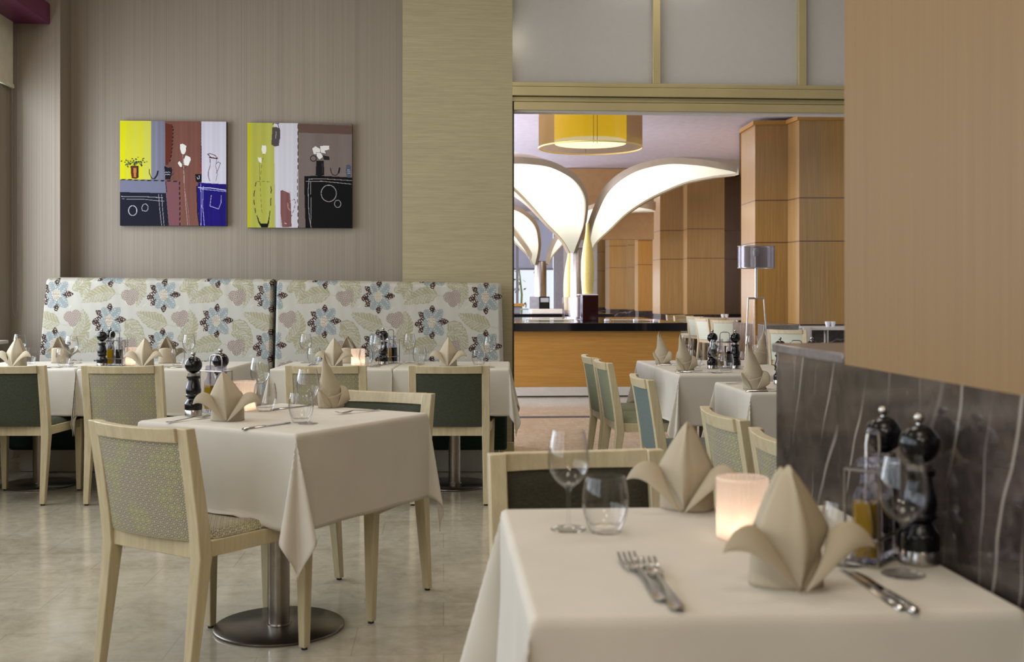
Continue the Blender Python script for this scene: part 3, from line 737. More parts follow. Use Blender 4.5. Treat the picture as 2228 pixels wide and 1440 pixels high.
    a.line([(1058, 875), (1200, 878), (1395, 905)], 9, (190, 190, 226)); a.line([(1075, 892), (1395, 922)], 5, (170, 170, 210))
    a.line([(1088, 828), (1095, 1100), (1090, 1340)], 5, (170, 170, 214)); a.line([(1118, 860), (1110, 1100), (1132, 1340)], 5, (170, 170, 214))
    a.line([(1216, 970), (1200, 1100), (1305, 1135), (1335, 1060), (1338, 970)], 6, (160, 160, 200))
    a.line([(1172, 465), (1200, 458), (1260, 478), (1290, 510), (1220, 515), (1172, 465)], 8, (50, 30, 40)); a.line([(1195, 505), (1290, 520)], 14, (60, 26, 34))
    a.line([(1200, 520), (1205, 600), (1180, 680), (1180, 740), (1200, 795)], 7, (50, 34, 40)); a.line([(1280, 530), (1270, 610), (1290, 700), (1272, 795)], 5, (50, 34, 40))
    a.line([(1270, 590), (1300, 560), (1328, 575), (1300, 650), (1275, 700)], 6, (50, 30, 36))
def art2(a):
    a.poly([(90, 90), (425, 90), (440, 1370), (90, 1370)], (160, 160, 66)); a.streak(120, 430, 90, 1370, (176, 178, 92), .7, 50)
    a.poly([(90, 90), (150, 90), (140, 1370), (90, 1370)], (176, 172, 40))
    a.poly([(418, 90), (708, 90), (712, 1370), (440, 1370)], (198, 196, 206)); a.streak(420, 708, 90, 1370, (180, 178, 192), .5)
    a.poly([(712, 90), (1370, 90), (1370, 1370), (712, 1370)], (108, 96, 92)); a.streak(715, 1365, 210, 760, (122, 110, 108), .6, 90)
    a.poly([(715, 100), (1365, 118), (1365, 225), (715, 210)], (92, 72, 64))
    a.line([(706, 110), (708, 500), (702, 900), (710, 1360)], 8, (30, 24, 26), 17)
    a.poly([(785, 735), (950, 728), (1365, 748), (1365, 1370), (800, 1370), (788, 1000)], (10, 9, 12))
    a.poly([(400, 150), (440, 140), (490, 160), (495, 250), (478, 370), (430, 380), (388, 355), (395, 250)], (76, 68, 70)); a.line([(405, 110), (420, 100), (480, 100)], 9, (40, 34, 38)); a.line([(465, 105), (478, 150), (492, 190), (490, 280)], 8, (40, 34, 38)); a.ell(432, 122, 18, 22, (200, 198, 200)); a.line([(448, 200), (440, 280)], 9, (150, 145, 145))
    a.poly([(278, 368), (325, 366), (330, 430), (318, 468), (285, 470), (270, 420)], (216, 214, 206)); a.poly([(225, 508), (250, 520), (268, 505), (272, 560), (268, 582), (236, 560)], (216, 214, 206))
    a.line([(298, 470), (275, 600), (255, 760), (258, 950), (270, 1100), (280, 1200)], 4, (50, 48, 30), 14); a.line([(248, 580), (250, 900)], 3, (90, 88, 40))
    a.line([(205, 800), (375, 805), (370, 812)], 5, (60, 58, 34), 10); a.line([(205, 815), (182, 950), (182, 1060), (200, 1180), (245, 1285)], 9, (20, 18, 20), 22)
    a.line([(375, 810), (388, 900), (380, 1080), (368, 1200), (350, 1300)], 9, (20, 18, 20), 30); a.poly([(215, 1230), (262, 1310), (340, 1312), (372, 1190), (362, 1300), (345, 1360), (270, 1360), (235, 1300)], (12, 10, 14))
    a.poly([(498, 915), (520, 905), (612, 945), (625, 1100), (632, 1350), (520, 1355), (498, 1180)], (112, 72, 74)); a.streak(500, 620, 920, 1350, (130, 88, 86), .6)
    a.line([(612, 945), (622, 1060)], 10, (180, 150, 140), 9); a.line([(625, 1035), (660, 1015), (682, 1035), (668, 1110), (632, 1220)], 8, (110, 70, 76), 9)
    a.line([(585, 1060), (590, 1120), (612, 1150)], 11, (170, 130, 120)); a.line([(550, 1305), (568, 1310)], 9, (210, 190, 190))
    a.poly([(930, 545), (1020, 545), (1026, 720), (975, 732), (922, 725)], (18, 16, 20)); a.line([(1000, 580), (1004, 690)], 10, (50, 46, 50))
    a.ring(895, 520, 36, 34, 10, (24, 22, 24)); a.poly([(1010, 480), (1085, 495), (1092, 540), (1020, 535)], (34, 30, 34))
    for p in ([(880, 400), (920, 370), (985, 410), (965, 470), (900, 470)], [(930, 450), (985, 450), (1010, 500), (965, 535), (935, 490)], [(975, 370), (1030, 362), (1085, 365), (1088, 410), (1030, 425), (1045, 460), (985, 450)]): a.line(p+[p[0]], 9, (60, 50, 50)); a.poly(p, (212, 210, 208))
    a.line([(1104, 635), (1106, 680), (1130, 718), (1165, 726), (1195, 700), (1212, 640)], 9, (20, 18, 20)); a.line([(1200, 690), (1212, 635)], 20, (20, 18, 20))
    a.poly([(1290, 600), (1320, 588), (1350, 610), (1352, 740), (1300, 742), (1285, 680)], (76, 80, 100))
    for yy in (660, 680, 700): a.line([(1305, yy), (1312, yy-6), (1320, yy), (1330, yy-6), (1340, yy)], 4, (180, 180, 196))
    a.line([(842, 770), (1000, 765), (1360, 785)], 5, (170, 168, 170)); a.line([(805, 798), (1000, 795), (1355, 828)], 5, (170, 168, 170))
    a.line([(842, 765), (832, 900), (836, 1100), (845, 1240), (868, 1360)], 5, (170, 168, 170)); a.line([(862, 800), (864, 1000), (868, 1200), (860, 1310)], 4, (170, 168, 170))
    a.ring(1080, 942, 92, 100, 6, (176, 174, 176)); a.ring(1188, 1068, 38, 44, 5, (176, 174, 176))
painting(261, 492.5, 263.5, 491, 108, 1400, 66, 1342, art1, 'square painting with yellow, brown and deep blue panels, left of the pair on the wall', (100, 100, 110))
painting(538, 766, 268, 495.5, 100, 1362, 95, 1360, art2, 'square painting with olive and white halves and a black chest, right of the pair', (108, 96, 92))

# floral bench
def floral(U, V):
    a = Art(U, V, (172, 169, 160)); CR = (172, 169, 160)
    X, Y = a.X, a.Y
    def lobe(cx, cy, ang, l0, l1, wd, rgb, vein, pointed=.75):
        c, s = math.cos(math.radians(ang)), math.sin(math.radians(ang))
        p = (X-cx)*c+(Y-cy)*s; q = -(X-cx)*s+(Y-cy)*c; t = (p-l0)/(l1-l0)
        ok = (t > 0) & (t < 1); tt = np.clip(t, 0, 1)
        w = wd*np.power(tt, .45)*np.power(1-tt, pointed)*1.75
        m = ok & (np.abs(q) < w); a.put(m, rgb)
        if vein:
            e = np.abs(q)/np.maximum(w, 1)
            dots = m & (e < .82) & (e > .14) & (np.sin((p-.7*np.abs(q))/2.9) > .25) & (np.cos(q/3.4) > -.2)
            a.put(dots, vein)
    def leaf(p0, pc, p1, wd):                # p0 stem end, p1 pointed tip
        xs = [p[0] for p in (p0, pc, p1)]; ys_ = [p[1] for p in (p0, pc, p1)]
        bb = (X > min(xs)-wd) & (X < max(xs)+wd) & (Y > min(ys_)-wd) & (Y < max(ys_)+wd)
        if not bb.any(): return
        x, y = X[bb], Y[bb]; best = np.full(x.shape, 1e9); T = np.zeros(x.shape); Q = np.zeros(x.shape); S = np.zeros(x.shape); run = 0
        pts = [np.array([(1-t)**2*p0[k]+2*t*(1-t)*pc[k]+t*t*p1[k] for k in (0, 1)]) for t in np.linspace(0, 1, 15)]
        for n_, (A, B) in enumerate(zip(pts, pts[1:])):
            d = B-A; L = math.hypot(*d); u = np.clip(((x-A[0])*d[0]+(y-A[1])*d[1])/L/L, 0, 1)
            ex, ey = x-A[0]-u*d[0], y-A[1]-u*d[1]; dd = np.hypot(ex, ey); m = dd < best
            best[m] = dd[m]; T[m] = ((n_+u)/14)[m]; S[m] = (run+u*L)[m]; Q[m] = ((d[0]*ey-d[1]*ex)/L)[m]; run += L
        w = wd*np.power(np.sin(PI*np.power(np.clip(T, .001, .999), .72)), .75)*(1+.05*np.sin(S/9))
        e = np.abs(Q)/np.maximum(w, 1); m = e < 1
        c = np.tile(np.array(lin((148, 143, 116))), (x.size, 1)); cr = np.array(lin(CR))
        ph = ((S-1.05*np.abs(Q)+.004*Q*Q)/27.0) % 1
        vein = (np.abs(ph-.5) < .075) & (e < .84)
        frond = (Q < 0) & (e < .78) & (np.abs(((S*.9+.8*Q)/15.0 % 1)-.5) < .16) & (e > .12)
        dot = (np.hypot((ph-.5)*27, (e-.84)*w) < 4.6)
        c[vein | dot | frond | (np.abs(Q) < 2.0)] = cr
        full = np.zeros(X.shape, bool); full[bb] = m; a.C[full] = c[m]
    def heart(cx, cy):
        x, y = (X-cx)*.9+(Y-cy)*.25, (Y-cy)*.9-(X-cx)*.25
        m = (np.hypot(x-18, y+28) < 36) | (np.hypot(x-14, y-26) < 37) | (np.hypot(x+26, y) < 40) | ((np.abs(x-36)+np.abs(y)) < 34)
        a.put(m, (124, 110, 102)); gx = np.abs(((x+y)/15.0 % 1)-.5); gy = np.abs(((x-y)/15.0 % 1)-.5)
        a.put(m & ((gx > .36) | (gy > .36)), (170, 160, 150)); a.put(m & (np.hypot(gx, gy) < .16), (96, 74, 66))
    for i in range(-1, 9):
        for j in range(-1, 4):
            cx = 445+419*i; cy = (290 if i % 2 == 0 else 100)+387*j+2.5*i
            if cx < X.min()-350 or cx > X.max()+350: continue
            K = 1.16
            def LF(p0, pc, p1, wd): leaf(*[(cx+p[0]*K, cy+p[1]*K) for p in (p0, pc, p1)], wd*K)
            if i % 2 == 0:
                LF((398, -8), (300, -30), (172, 55), 56); LF((135, -105), (215, -60), (172, 22), 52); LF((-262, -80), (-110, -95), (-182, 85), 42)
            else:
                LF((392, 30), (300, 10), (176, -56), 56); LF((110, 5), (190, 55), (242, 185), 54); LF((-255, 130), (-110, 60), (-190, -82), 46)
            heart(cx-(262 if i % 2 == 0 else 285), cy+(8 if i % 2 == 0 else -20))
            for (ox, oy, an) in ((100, 110, -50), (-160, 90, -40), (120, -150, 60)):
                lobe(cx+ox, cy+oy, an, 0, 42, 6, (186, 184, 160), None)
    for i in range(-1, 9):
        for j in range(-1, 4):
            cx = 445+419*i; cy = (290 if i % 2 == 0 else 100)+387*j+2.5*i
            if cx < X.min()-350 or cx > X.max()+350: continue
            BR, BL = (58, 42, 38), (132, 138, 137)
            for an, l1, wd in ((-88, 134, 36), (-2, 134, 36), (88, 136, 36), (172, 136, 50), (-144, 130, 36), (142, 130, 36)):
                lobe(cx, cy, an, 28, l1, wd, BR, (206, 196, 186))
            for an, l1, wd in ((-118, 112, 42), (-50, 128, 46), (48, 134, 48), (116, 118, 44), (172, 80, 30)):
                lobe(cx, cy, an, 8, l1, wd, BL, (168, 176, 178), .6)
            e = np.hypot((X-cx)/33, (Y-cy)/44) < 1; a.put(e, (128, 116, 104))
            gx = ((X-cx)/11.5+.5*np.floor((Y-cy)/11.5)) % 1-.5; gy = ((Y-cy)/11.5) % 1-.5
            a.put(e & (np.hypot(gx, gy) < .36), (214, 208, 192))
    return a.C
bx0, bx1 = (95-CX)/FPX*8.0, (1091-CX)/FPX*8.0
bs = (597-CX)/FPX*8.0
org = F(0, 0)
bench = empty('bench_seat', 'long high-backed bench in cream floral fabric with blue flowers and dark green seat', 'bench', loc=(0, 0, 0), rz=-TH)
# local frame of the bench = camera plan (X to the right, Y away)
MB().box(-3.36, -.09, 7.52, 8.06, 0, .155).build('plinth', 'plinth_white', bench, bevel=.004)
def seatfn(m, x0, x1):
    prof = []
    y0, y1, z0, z1, r = 7.44, 8.0, .155, .455, .035
    for cxx, cyy, a0 in ((y1-r, z0+r, -90), (y1-r, z1-r, 0), (y0+r, z1-r, 90), (y0+r, z0+r, 180)):
        for k in range(5): an = math.radians(a0+90*k/4); prof.append((cxx+r*math.cos(an), cyy+r*math.sin(an)))
    rings = []
    for i, (x, s) in enumerate(((x0, .94), (x0+.008, .98), (x0+.02, 1), (x1-.02, 1), (x1-.008, .98), (x1, .94))):
        cy, cz = (y0+y1)/2, (z0+z1)/2; rings.append([(x, cy+(a-cy)*s, cz+(b-cz)*s) for a, b in prof])
    return m.prism(rings)
seatfn(MB(), -3.405, -1.722).build('seat_cushion', 'bench_green', bench, 40)
seatfn(MB(), -1.718, -.035).build('seat_cushion', 'bench_green', bench, 40)
def back_panel(x0, x1, zt0, zt1, name):
    zb_ = .46; nu = int((x1-x0)/.0036); nv = int(.87/.0036)
    u, v = np.meshgrid(np.linspace(0, 1, nu+1), np.linspace(0, 1, nv+1))
    lw = -.035 if x0 < -3 else 0
    Xp = x0+(x1-x0)*u+lw*v*(1-u)+(.02*v*u if x1 > -1 else 0)
    zt = zt0+(zt1-zt0)*u; z = zt-(zt-zb_)*v
    e = np.minimum(u, 1-u)*(x1-x0); g = v*.87
    rx = np.sqrt(np.clip(1-np.clip(1-e/.03, 0, 1)**2, 0, 1)); rg = np.sqrt(np.clip(1-np.clip(1-g/.04, 0, 1)**2, 0, 1))
    wr = .0016*np.sin(Xp*70+3*np.sin(z*5))*np.exp(-g/.18)+.003*np.sin(Xp*7)*np.sin(z*6)
    y = 8.0+.10*(1-rx*rg)-.09*v+wr
    dz = -.02*(1-rx)*(v < .3); z = z+dz*(1-v/.3).clip(0, 1)
    Up = (CX+Xp/8.0*FPX)*3.594; Vp = (HY-(z-CAMH)/8.0*FPX-560)*3.594
    C = floral(Up, Vp)
    P = np.stack([Xp, y, z], -1)
    top = []; 
    zlow = zb_
    xl, xr = x0, x1
    ev = [(x0+lw+.004, 8.09, zb_), (x1-.004, 8.09, zb_), (x1-.004, 8.14, zb_), (x0+lw+.004, 8.14, zb_), (x0+.01, 8.09, zt0-.02), (x1-.01, 8.09, zt1-.02), (x1-.01, 8.14, zt1-.02), (x0+.01, 8.14, zt0-.02)]
    ef = [(4, 5, 6, 7), (1, 2, 6, 5), (3, 0, 4, 7), (2, 3, 7, 6)]
    o = col_mesh(name, P, C, nu, nv, 'floral_fabric', bench, (ev, ef, (196, 194, 186)))
    me = o.data; me.polygons.foreach_set('use_smooth', [True]*len(me.polygons)); me.set_sharp_from_angle(angle=.8)
    return o
back_panel(bx0, bs-.002, 1.335, 1.322, 'backrest')
back_panel(bs+.002, bx1, 1.318, 1.292, 'backrest')
MB().tube([(bs, 7.955, .5), (bs, 8.02, 1.30)], .004, 6).build('piping', 'dark_gap', bench, 40)

# ------------------------------------------------------------------ tableware prototypes
def proto(name, cat): r = empty(name); r['category'] = cat; return r
def glass_obj(name, outer, inner, mat='clear_glass', n=48):
    m = MB(); prof = outer+list(reversed(inner)); m.lathe(prof, n)
    return m.build(name, mat, None, 45)
def smoothprof(pts, k=6):     # Catmull-Rom through (r, z)
    out = []
    for i in range(len(pts)-1):
        p0, p1, p2, p3 = pts[max(i-1, 0)], pts[i], pts[i+1], pts[min(i+2, len(pts)-1)]
        for j in range(k):
            t = j/k; out.append(tuple(max(0, .5*(2*p1[a]+(p2[a]-p0[a])*t+(2*p0[a]-5*p1[a]+4*p2[a]-p3[a])*t*t+(3*p1[a]-p0[a]-3*p2[a]+p3[a])*t**3)) for a in (0, 1)))
    return out+[pts[-1]]
wine = glass_obj('wine_glass', [(0, 0), (.033, 0), (.0345, .0012)]+smoothprof([(.033, .0028), (.02, .0045), (.007, .009), (.0040, .018), (.0036, .045), (.0040, .070), (.0075, .080), (.022, .091), (.0345, .108), (.0395, .128), (.0385, .150), (.0345, .172), (.0305, .190)], 4),
                 smoothprof([(0, .0835), (.010, .0855), (.022, .0935), (.0333, .109), (.0383, .128), (.0373, .150), (.0333, .172), (.0297, .1902)], 4))
PROTO['wine'] = wine; wine['category'] = 'glass'
tum = glass_obj('tumbler', [(0, 0), (.026, 0)]+smoothprof([(.0285, .002), (.034, .014), (.0415, .038), (.044, .058), (.0425, .080), (.0375, .106)], 4),
                smoothprof([(0, .013), (.024, .0135), (.031, .019), (.0398, .040), (.0423, .058), (.0408, .080), (.0362, .1062)], 4))
PROTO['tumbler'] = tum; tum['category'] = 'glass'
tall = glass_obj('tall_glass', [(0, 0), (.020, 0), (.021, .002)]+smoothprof([(.012, .010), (.008, .025), (.012, .04), (.024, .07), (.029, .12), (.028, .18)], 4), smoothprof([(0, .045), (.012, .048), (.0228, .072), (.0278, .12), (.027, .1802)], 4))
PROTO['tall'] = tall; tall['category'] = 'glass'
def mill():
    r = proto('pepper_mill', 'pepper mill'); PROTO['mill'] = r
    MB().lathe([(0, 0), (.0300, 0), (.0308, .001), (.0308, .021), (.030, .0225), (0, .0225)], 40).build('steel_base', 'steel', r, 35)
    MB().lathe([(0, .022), (.0315, .0225), (.0318, .030)]+smoothprof([(.0320, .040), (.0310, .0465), (.0265, .0535), (.0215, .060), (.0205, .064), (.0235, .068), (.0275, .072), (.0275, .0775), (.0255, .081), (.0275, .090), (.0265, .103), (.0222, .118), (.0198, .131), (.0205, .136), (.0245, .139), (.0245, .147)], 4)+[(.020, .148), (0, .148)], 40).build('body', 'black_lacquer', r, 30)
    MB().lathe([(0, .147), (.0205, .147), (.0205, .1565), (0, .1565)], 40).build('steel_collar', 'steel', r, 35)
    MB().lathe([(0, .1555)]+[(.0312*math.cos(a), .1875+.0312*math.sin(a)) for a in np.linspace(math.asin((.157-.1875)/.0312+.0001), PI/2-.12, 18)]+[(0, .2187)], 40).build('ball_head', 'black_lacquer', r, 30)
    MB().lathe(smoothprof([(0, .216), (.0048, .217), (.0042, .221), (.0072, .2245), (.0082, .229), (.0062, .2345), (0, .236)], 3), 20).build('knob', 'steel', r, 50)
mill()
def caddy():
    r = proto('cruet_rack', 'cruet rack'); PROTO['caddy'] = r
    MB().box(-.056, .056, -.030, .030, .0, .004).build('base_plate', 'steel', r, bevel=.0012)
    f = MB(); w = .0026
    for z in (.045, .158): 
        a, b = .054, .028
        f.tube([(-a, -b, z), (a, -b, z), (a, b, z), (-a, b, z), (-a, -b, z)], w, 6); f.tube([(0, -b, z), (0, b, z)], w, 6)
    for x in (-.054, .054):
        for y in (-.028, .028): f.tube([(x, y, .003), (x, y, .159)], w, 6)
    f.build('wire_frame', 'steel', r, 40)
    MB().tube([(-.030, 0, .003), (-.030, 0, .200), (-.025, 0, .214), (-.014, 0, .218), (.014, 0, .218), (.025, 0, .214), (.030, 0, .200), (.030, 0, .003)], .0026, 8).build('handle', 'steel', r, 40)
caddy()
def cruet(key, liq, name):
    r = proto(name, 'bottle'); PROTO[key] = r
    def ring(h, z, c=.004):
        h2 = h-c; return [(-h2, -h, z), (h2, -h, z), (h, -h2, z), (h, h2, z), (h2, h, z), (-h2, h, z), (-h, h2, z), (-h, -h2, z)]
    MB().prism([ring(.0205, 0), ring(.0215, .003), ring(.0200, .085), ring(.0185, .112), ring(.013, .128, .005), ring(.0105, .134, .004), ring(.0105, .146, .004)]).build('glass_body', 'block_glass', r, bevel=.0008)
    MB().prism([ring(.0175, .009), ring(.0170, .098)]).build('liquid', liq, r)
    MB().prism([ring(.0140, .147, .002), ring(.0145, .150, .002), ring(.0145, .170, .002), ring(.0125, .173, .002)]).build('stopper', 'block_glass', r, bevel=.0008)
cruet('oil', 'olive_oil', 'oil_bottle'); cruet('vinegar', 'vinegar', 'vinegar_bottle')
RIB = lambda a: .022*math.cos(34*a)
hold = MB().lathe([(.0, .0), (.040, 0), (.0462, .003), (.0465, .108), (.0462, .112), (.0450, .1125), (.0440, .110)], 240, rib=RIB, cap=False).build('candle_holder', 'ribbed_frosted', None, 70)
PROTO['holder'] = hold; hold['category'] = 'candle holder'
def candle():
    r = proto('tea_light', 'candle'); PROTO['candle'] = r
    MB().lathe([(0, 0), (.019, 0), (.0195, .016), (.0185, .016), (.018, .013), (0, .0125)], 24).build('wax', 'wax', r, 40)
    MB().lathe(smoothprof([(0, .014), (.0035, .017), (.0050, .023), (.0030, .032), (0, .042)], 4), 12).build('flame', 'flame_glow', r, 60)
    l = bpy.data.lights.new('candle_light', 'POINT'); l.energy = .58; l.color = (1, .80, .62); l.shadow_soft_size = .012
    o = bpy.data.objects.new('candle_light', l); COL.objects.link(o); o.parent = r; o.location = (0, 0, .024)
candle()
# napkin folded into a pointed leaf with two drooping wings; front is -y
def napkin(key, H=.178, wing=.118, twist=0.0, droop=.0, wl=1, wr=1):
    m = MB(); R = .052
    def body(u, v):                       # wrap-around collar, higher at the back
        a = 2*PI*u; c = .5-.5*math.cos(a)  # 0 at the front (-y), 1 at the back
        top = .052+.050*c; z = top*v; rr = R*(1.06-.08*v)*(1+.05*math.sin(3*a))
        return (rr*math.sin(a), -rr*.80*math.cos(a), z)
    m.grid(body, 40, 10)
    def leaf(u, v, dy=0, k=1.0, z0=.002):        # upright diamond in front
        s = 2*u-1; zt = v; wz = .057*k
        w = wz*(zt/.48)**.72 if zt < .48 else wz*(1-(zt-.48)/.52)**.80
        w = max(w, .0006)
        x = s*w; z = z0+(H-z0)*zt*(.93+.07*k)
        bulge = .030*math.sin(PI*min(1, zt*1.05))*(1-s*s*.9)
        y = -.030+dy-bulge-.016*(1-zt)+.016*zt+.010*abs(s)
        x += twist*zt*zt*.03
        return (x, y, z)
    m.grid(lambda u, v: leaf(u, v), 14, 22)
    m.grid(lambda u, v: leaf(u, v, -.0028, .80), 14, 22)
    m.grid(lambda u, v: leaf(u, v, -.0048, .66), 14, 22)
    m.grid(lambda u, v: (leaf(u, v)[0]*.82, leaf(u, v)[1]+.030+.012*math.sin(PI*v), leaf(u, v)[2]*.96), 10, 16)
    def wingfn(s, L, dz=0):
        A = Vector((s*.004, -.056, .002)); B = Vector((s*.050, -.020, .088)); T = Vector((s*L, -.060+.0*s, .078-droop+dz)); Cc = Vector((s*.050, -.022, .004))
        def fn(u, v):
            p = A.lerp(B, v)                           # root edge along the leaf's lower side
            q = Cc.lerp(B*.55+T*.45+Vector((0, .0, .020)), v)
            e = A.lerp(Cc, v) if False else None
            # sweep from the root edge out to the tip, drooping
            k = u; out = p.lerp(T, k*v*.0+k*(.30+.70*v))
            arch = .030*math.sin(PI*k)*(.25+v)
            out.z += arch-.016*k*k*(1-v); out.y -= .012*math.sin(PI*k)*(1-v)+.010*k*(1-k)
            return tuple(out)
        return fn
    def lapel(s, L):                       # a flap: lower edge leaves the foot of the leaf, upper edge arches over, both run out to the tip
        lo = [(s*.001, -.062, .0), (s*.040, -.075, .026), (s*.070, -.066, .082), (s*L, -.050, .060-droop)]
        up = [(s*.050, -.036, .084), (s*.076, -.040, .112), (s*.104, -.046, .096), (s*L, -.050, .0605-droop)]
        def bz(ps, t):
            a = [Vector(q) for q in ps]
            while len(a) > 1: a = [a[i].lerp(a[i+1], t) for i in range(len(a)-1)]
            return a[0]
        def fn(u, v):
            p = bz(lo, u).lerp(bz(up, u), v); p.y -= .012*math.sin(PI*v)*(1-u); return tuple(p)
        return fn
    if wl: m.grid(lapel(-1, wing*wl), 16, 16)
    if wr: m.grid(lapel(1, wing*wr), 16, 16)
    o = m.build('napkin', 'napkin_linen', None, 55, solid=.0022); PROTO[key] = o; o['category'] = 'napkin'
napkin('napkin'); napkin('napkin_short', H=.165, wing=.11, twist=-.6)
def napkin_tower():
    m = MB()
    def cone(u, v):                       # wound cone leaning to one side, its edge spiralling up
        a = 2*PI*u; z = .200*v; k = (a/(2*PI)+1.15*v) % 1
        r = (.040*(1-v)**.75*(1+.25*math.sin(PI*min(1, v*1.4)))+.006)*(.86+.20*k)
        if v > .88: r *= 1-.55*(v-.88)/.12
        zz = z+(.018*math.cos(a-2.4) if v > .8 else .018*math.cos(a-2.4)*v/.8)*v
        return (r*math.cos(a)*1.12-.026*v**1.6+.004, r*math.sin(a)*.82, zz)
    m.grid(cone, 64, 30)
    def wrap(u, v):
        a = -2.6+5.6*u; top = .046+.040*(.5+.5*math.sin(a*1.0+.6)); r = .044*(1.0+.10*v)
        return (r*math.cos(a)*1.05, r*math.sin(a)*.88, top*v)
    m.grid(wrap, 40, 8)
    for s_, dx in ((1, .070), (-1, .056)):
        A, B, T = Vector((s_*.010, -.040, .002)), Vector((s_*.044, -.006, .086 if s_ > 0 else .070)), Vector((s_*dx, -.030, .030 if s_ > 0 else .052))
        m.grid(lambda u, v: tuple(A.lerp(B, v).lerp(T, u)+Vector((s_*.010*math.sin(PI*u), -.016*math.sin(PI*v)*(1-u*.6), .014*math.sin(PI*u)*v))), 12, 12)
    o = m.build('napkin', 'napkin_linen', None, 50, solid=.002); PROTO['napkin_tall'] = o; o['category'] = 'napkin'
napkin_tower()
def fork():
    r = proto('fork', 'fork'); PROTO['fork'] = r
    m = MB(); n = 20; rings = []
    prof = [(0, .0035, .004), (.01, .0085, .003), (.04, .0075, .0028), (.09, .0035, .006), (.125, .0032, .009), (.135, .006, .008), (.145, .0115, .006), (.155, .0125, .005)]
    for y, w, z in prof: rings.append([(-w, y, z), (0, y, z+.0008), (w, y, z), (w, y, z+.0016), (0, y, z+.0028), (-w, y, z+.0016)])
    m.prism(rings).build('handle', 'cutlery_steel', r, 50)
    t = MB()
    for k in range(4):
        x = -.0105+.007*k
        t.prism([[(x-.0018, y, z), (x+.0018, y, z), (x+.0018, y, z+.0018), (x-.0018, y, z+.0018)] for y, z in ((.153, .005), (.165, .003), (.18, .003), (.192, .006), (.203, .010))])
    t.build('tines', 'cutlery_steel', r, 50)
def knife():
    r = proto('knife', 'knife'); PROTO['knife'] = r
    MB().prism([[(-w, y, 0), (w, y, 0), (w, y, .002), (w*.5, y, h), (-w*.5, y, h), (-w, y, .002)] for y, w, h in ((0, .005, .004), (.006, .0085, .006), (.05, .0085, .0065), (.10, .0065, .0055), (.104, .0055, .005))]).build('handle', 'cutlery_steel', r, 50)
    MB().prism([[(-.006, y, .0015), (w, y, .0018), (w, y, .0024), (-.006, y, .0035)] for y, w in ((.103, .004), (.12, .007), (.19, .0085), (.215, .005), (.228, -.004))]).build('blade', 'cutlery_steel', r, 50)
fork(); knife()
TT = TZ+.0012
def pp(key, u, v, label, cat=None, group=None, rz=0, sc=1, z=TT):   # rz measured in the camera's plan
    p = at(u, v, z); return put(key, (p.x, p.y, z), math.radians(rz)-TH, label, cat, group, sc)
def pz(key, u, Z, label, cat=None, group=None, rz=0, sc=1, z=TT):
    p = F((u-CX)/FPX*Z, Z); return put(key, (p.x, p.y, z), math.radians(rz)-TH, label, cat, group, sc)
def lit(u, Z, where, sc=1):
    g = 'ribbed candle holders'
    pz('holder', u, Z, 'ribbed frosted glass candle holder glowing '+where, None, g, sc=sc)
    pz('candle', u, Z, 'small lit tea light inside the candle holder '+where, None, 'tea lights in the holders', z=TT+.0012, sc=sc)
def rack(u, Z, rz, where, sc=1, left='oil', right='vinegar'):
    pz('caddy', u, Z, 'steel wire cruet rack with carrying handle '+where, None, 'cruet racks', rz, sc)
    p = F((u-CX)/FPX*Z, Z); a = math.radians(rz)-TH
    for s, k in ((-1, left), (1, right)):
        q = (p.x+s*.0275*sc*math.cos(a), p.y+s*.0275*sc*math.sin(a), TT+.0045)
        put(k, q, a, ('square glass bottle of olive oil' if k == 'oil' else 'square glass bottle of dark vinegar')+', '+('left' if s < 0 else 'right')+' one in the rack '+where, None, 'cruet bottles', sc)
# nearest table
N = 'on the nearest table'
pp('wine', 1237, 1152, 'wine glass at left on the nearest table, in front of the olive chair', group='wine glasses')
pp('tumbler', 1317, 1158, 'stemless glass tumbler at left on the nearest table beside the wine glass', group='tumblers')
pp('napkin', 1497, 1105, 'beige folded napkin behind the candle on the nearest table', group='folded napkins', rz=-18, sc=1.02)
lit(1615, 2.03, 'on the nearest table', 1.0)
pp('napkin', 1712, 1268, 'largest beige folded napkin, in front of the nearest candle', group='folded napkins', rz=8, sc=1.03)
pp('tumbler', 1845, 1228, 'tumbler half hidden by the largest napkin', group='tumblers')
pz('wine', 1965, 1.765, 'wine glass at right on the nearest table, before the mills', group='wine glasses')
pz('mill', 1922, 1.985, 'black pepper mill behind the rack, farther of the two by the marble wall', group='pepper mills', sc=1.05)
pz('mill', 2000, 1.845, 'black pepper mill nearest to the marble wall, with steel base in view', group='pepper mills', sc=1.06)
rack(1900, 1.862, 52, 'beside the marble wall')
pp('fork', 1444, 1314, 'fork at left of the pair on the nearest cloth', group='forks on the nearest cloth', rz=6, sc=1.3)
pp('fork', 1478, 1334, 'fork at right of the pair on the nearest cloth', group='forks on the nearest cloth', rz=3, sc=1.35)
pp('knife', 1964, 1328, 'left knife of the two beside the largest napkin', group='knives on the nearest cloth', rz=4)
pp('knife', 1994, 1332, 'right knife of the two beside the largest napkin', group='knives on the nearest cloth', rz=5)
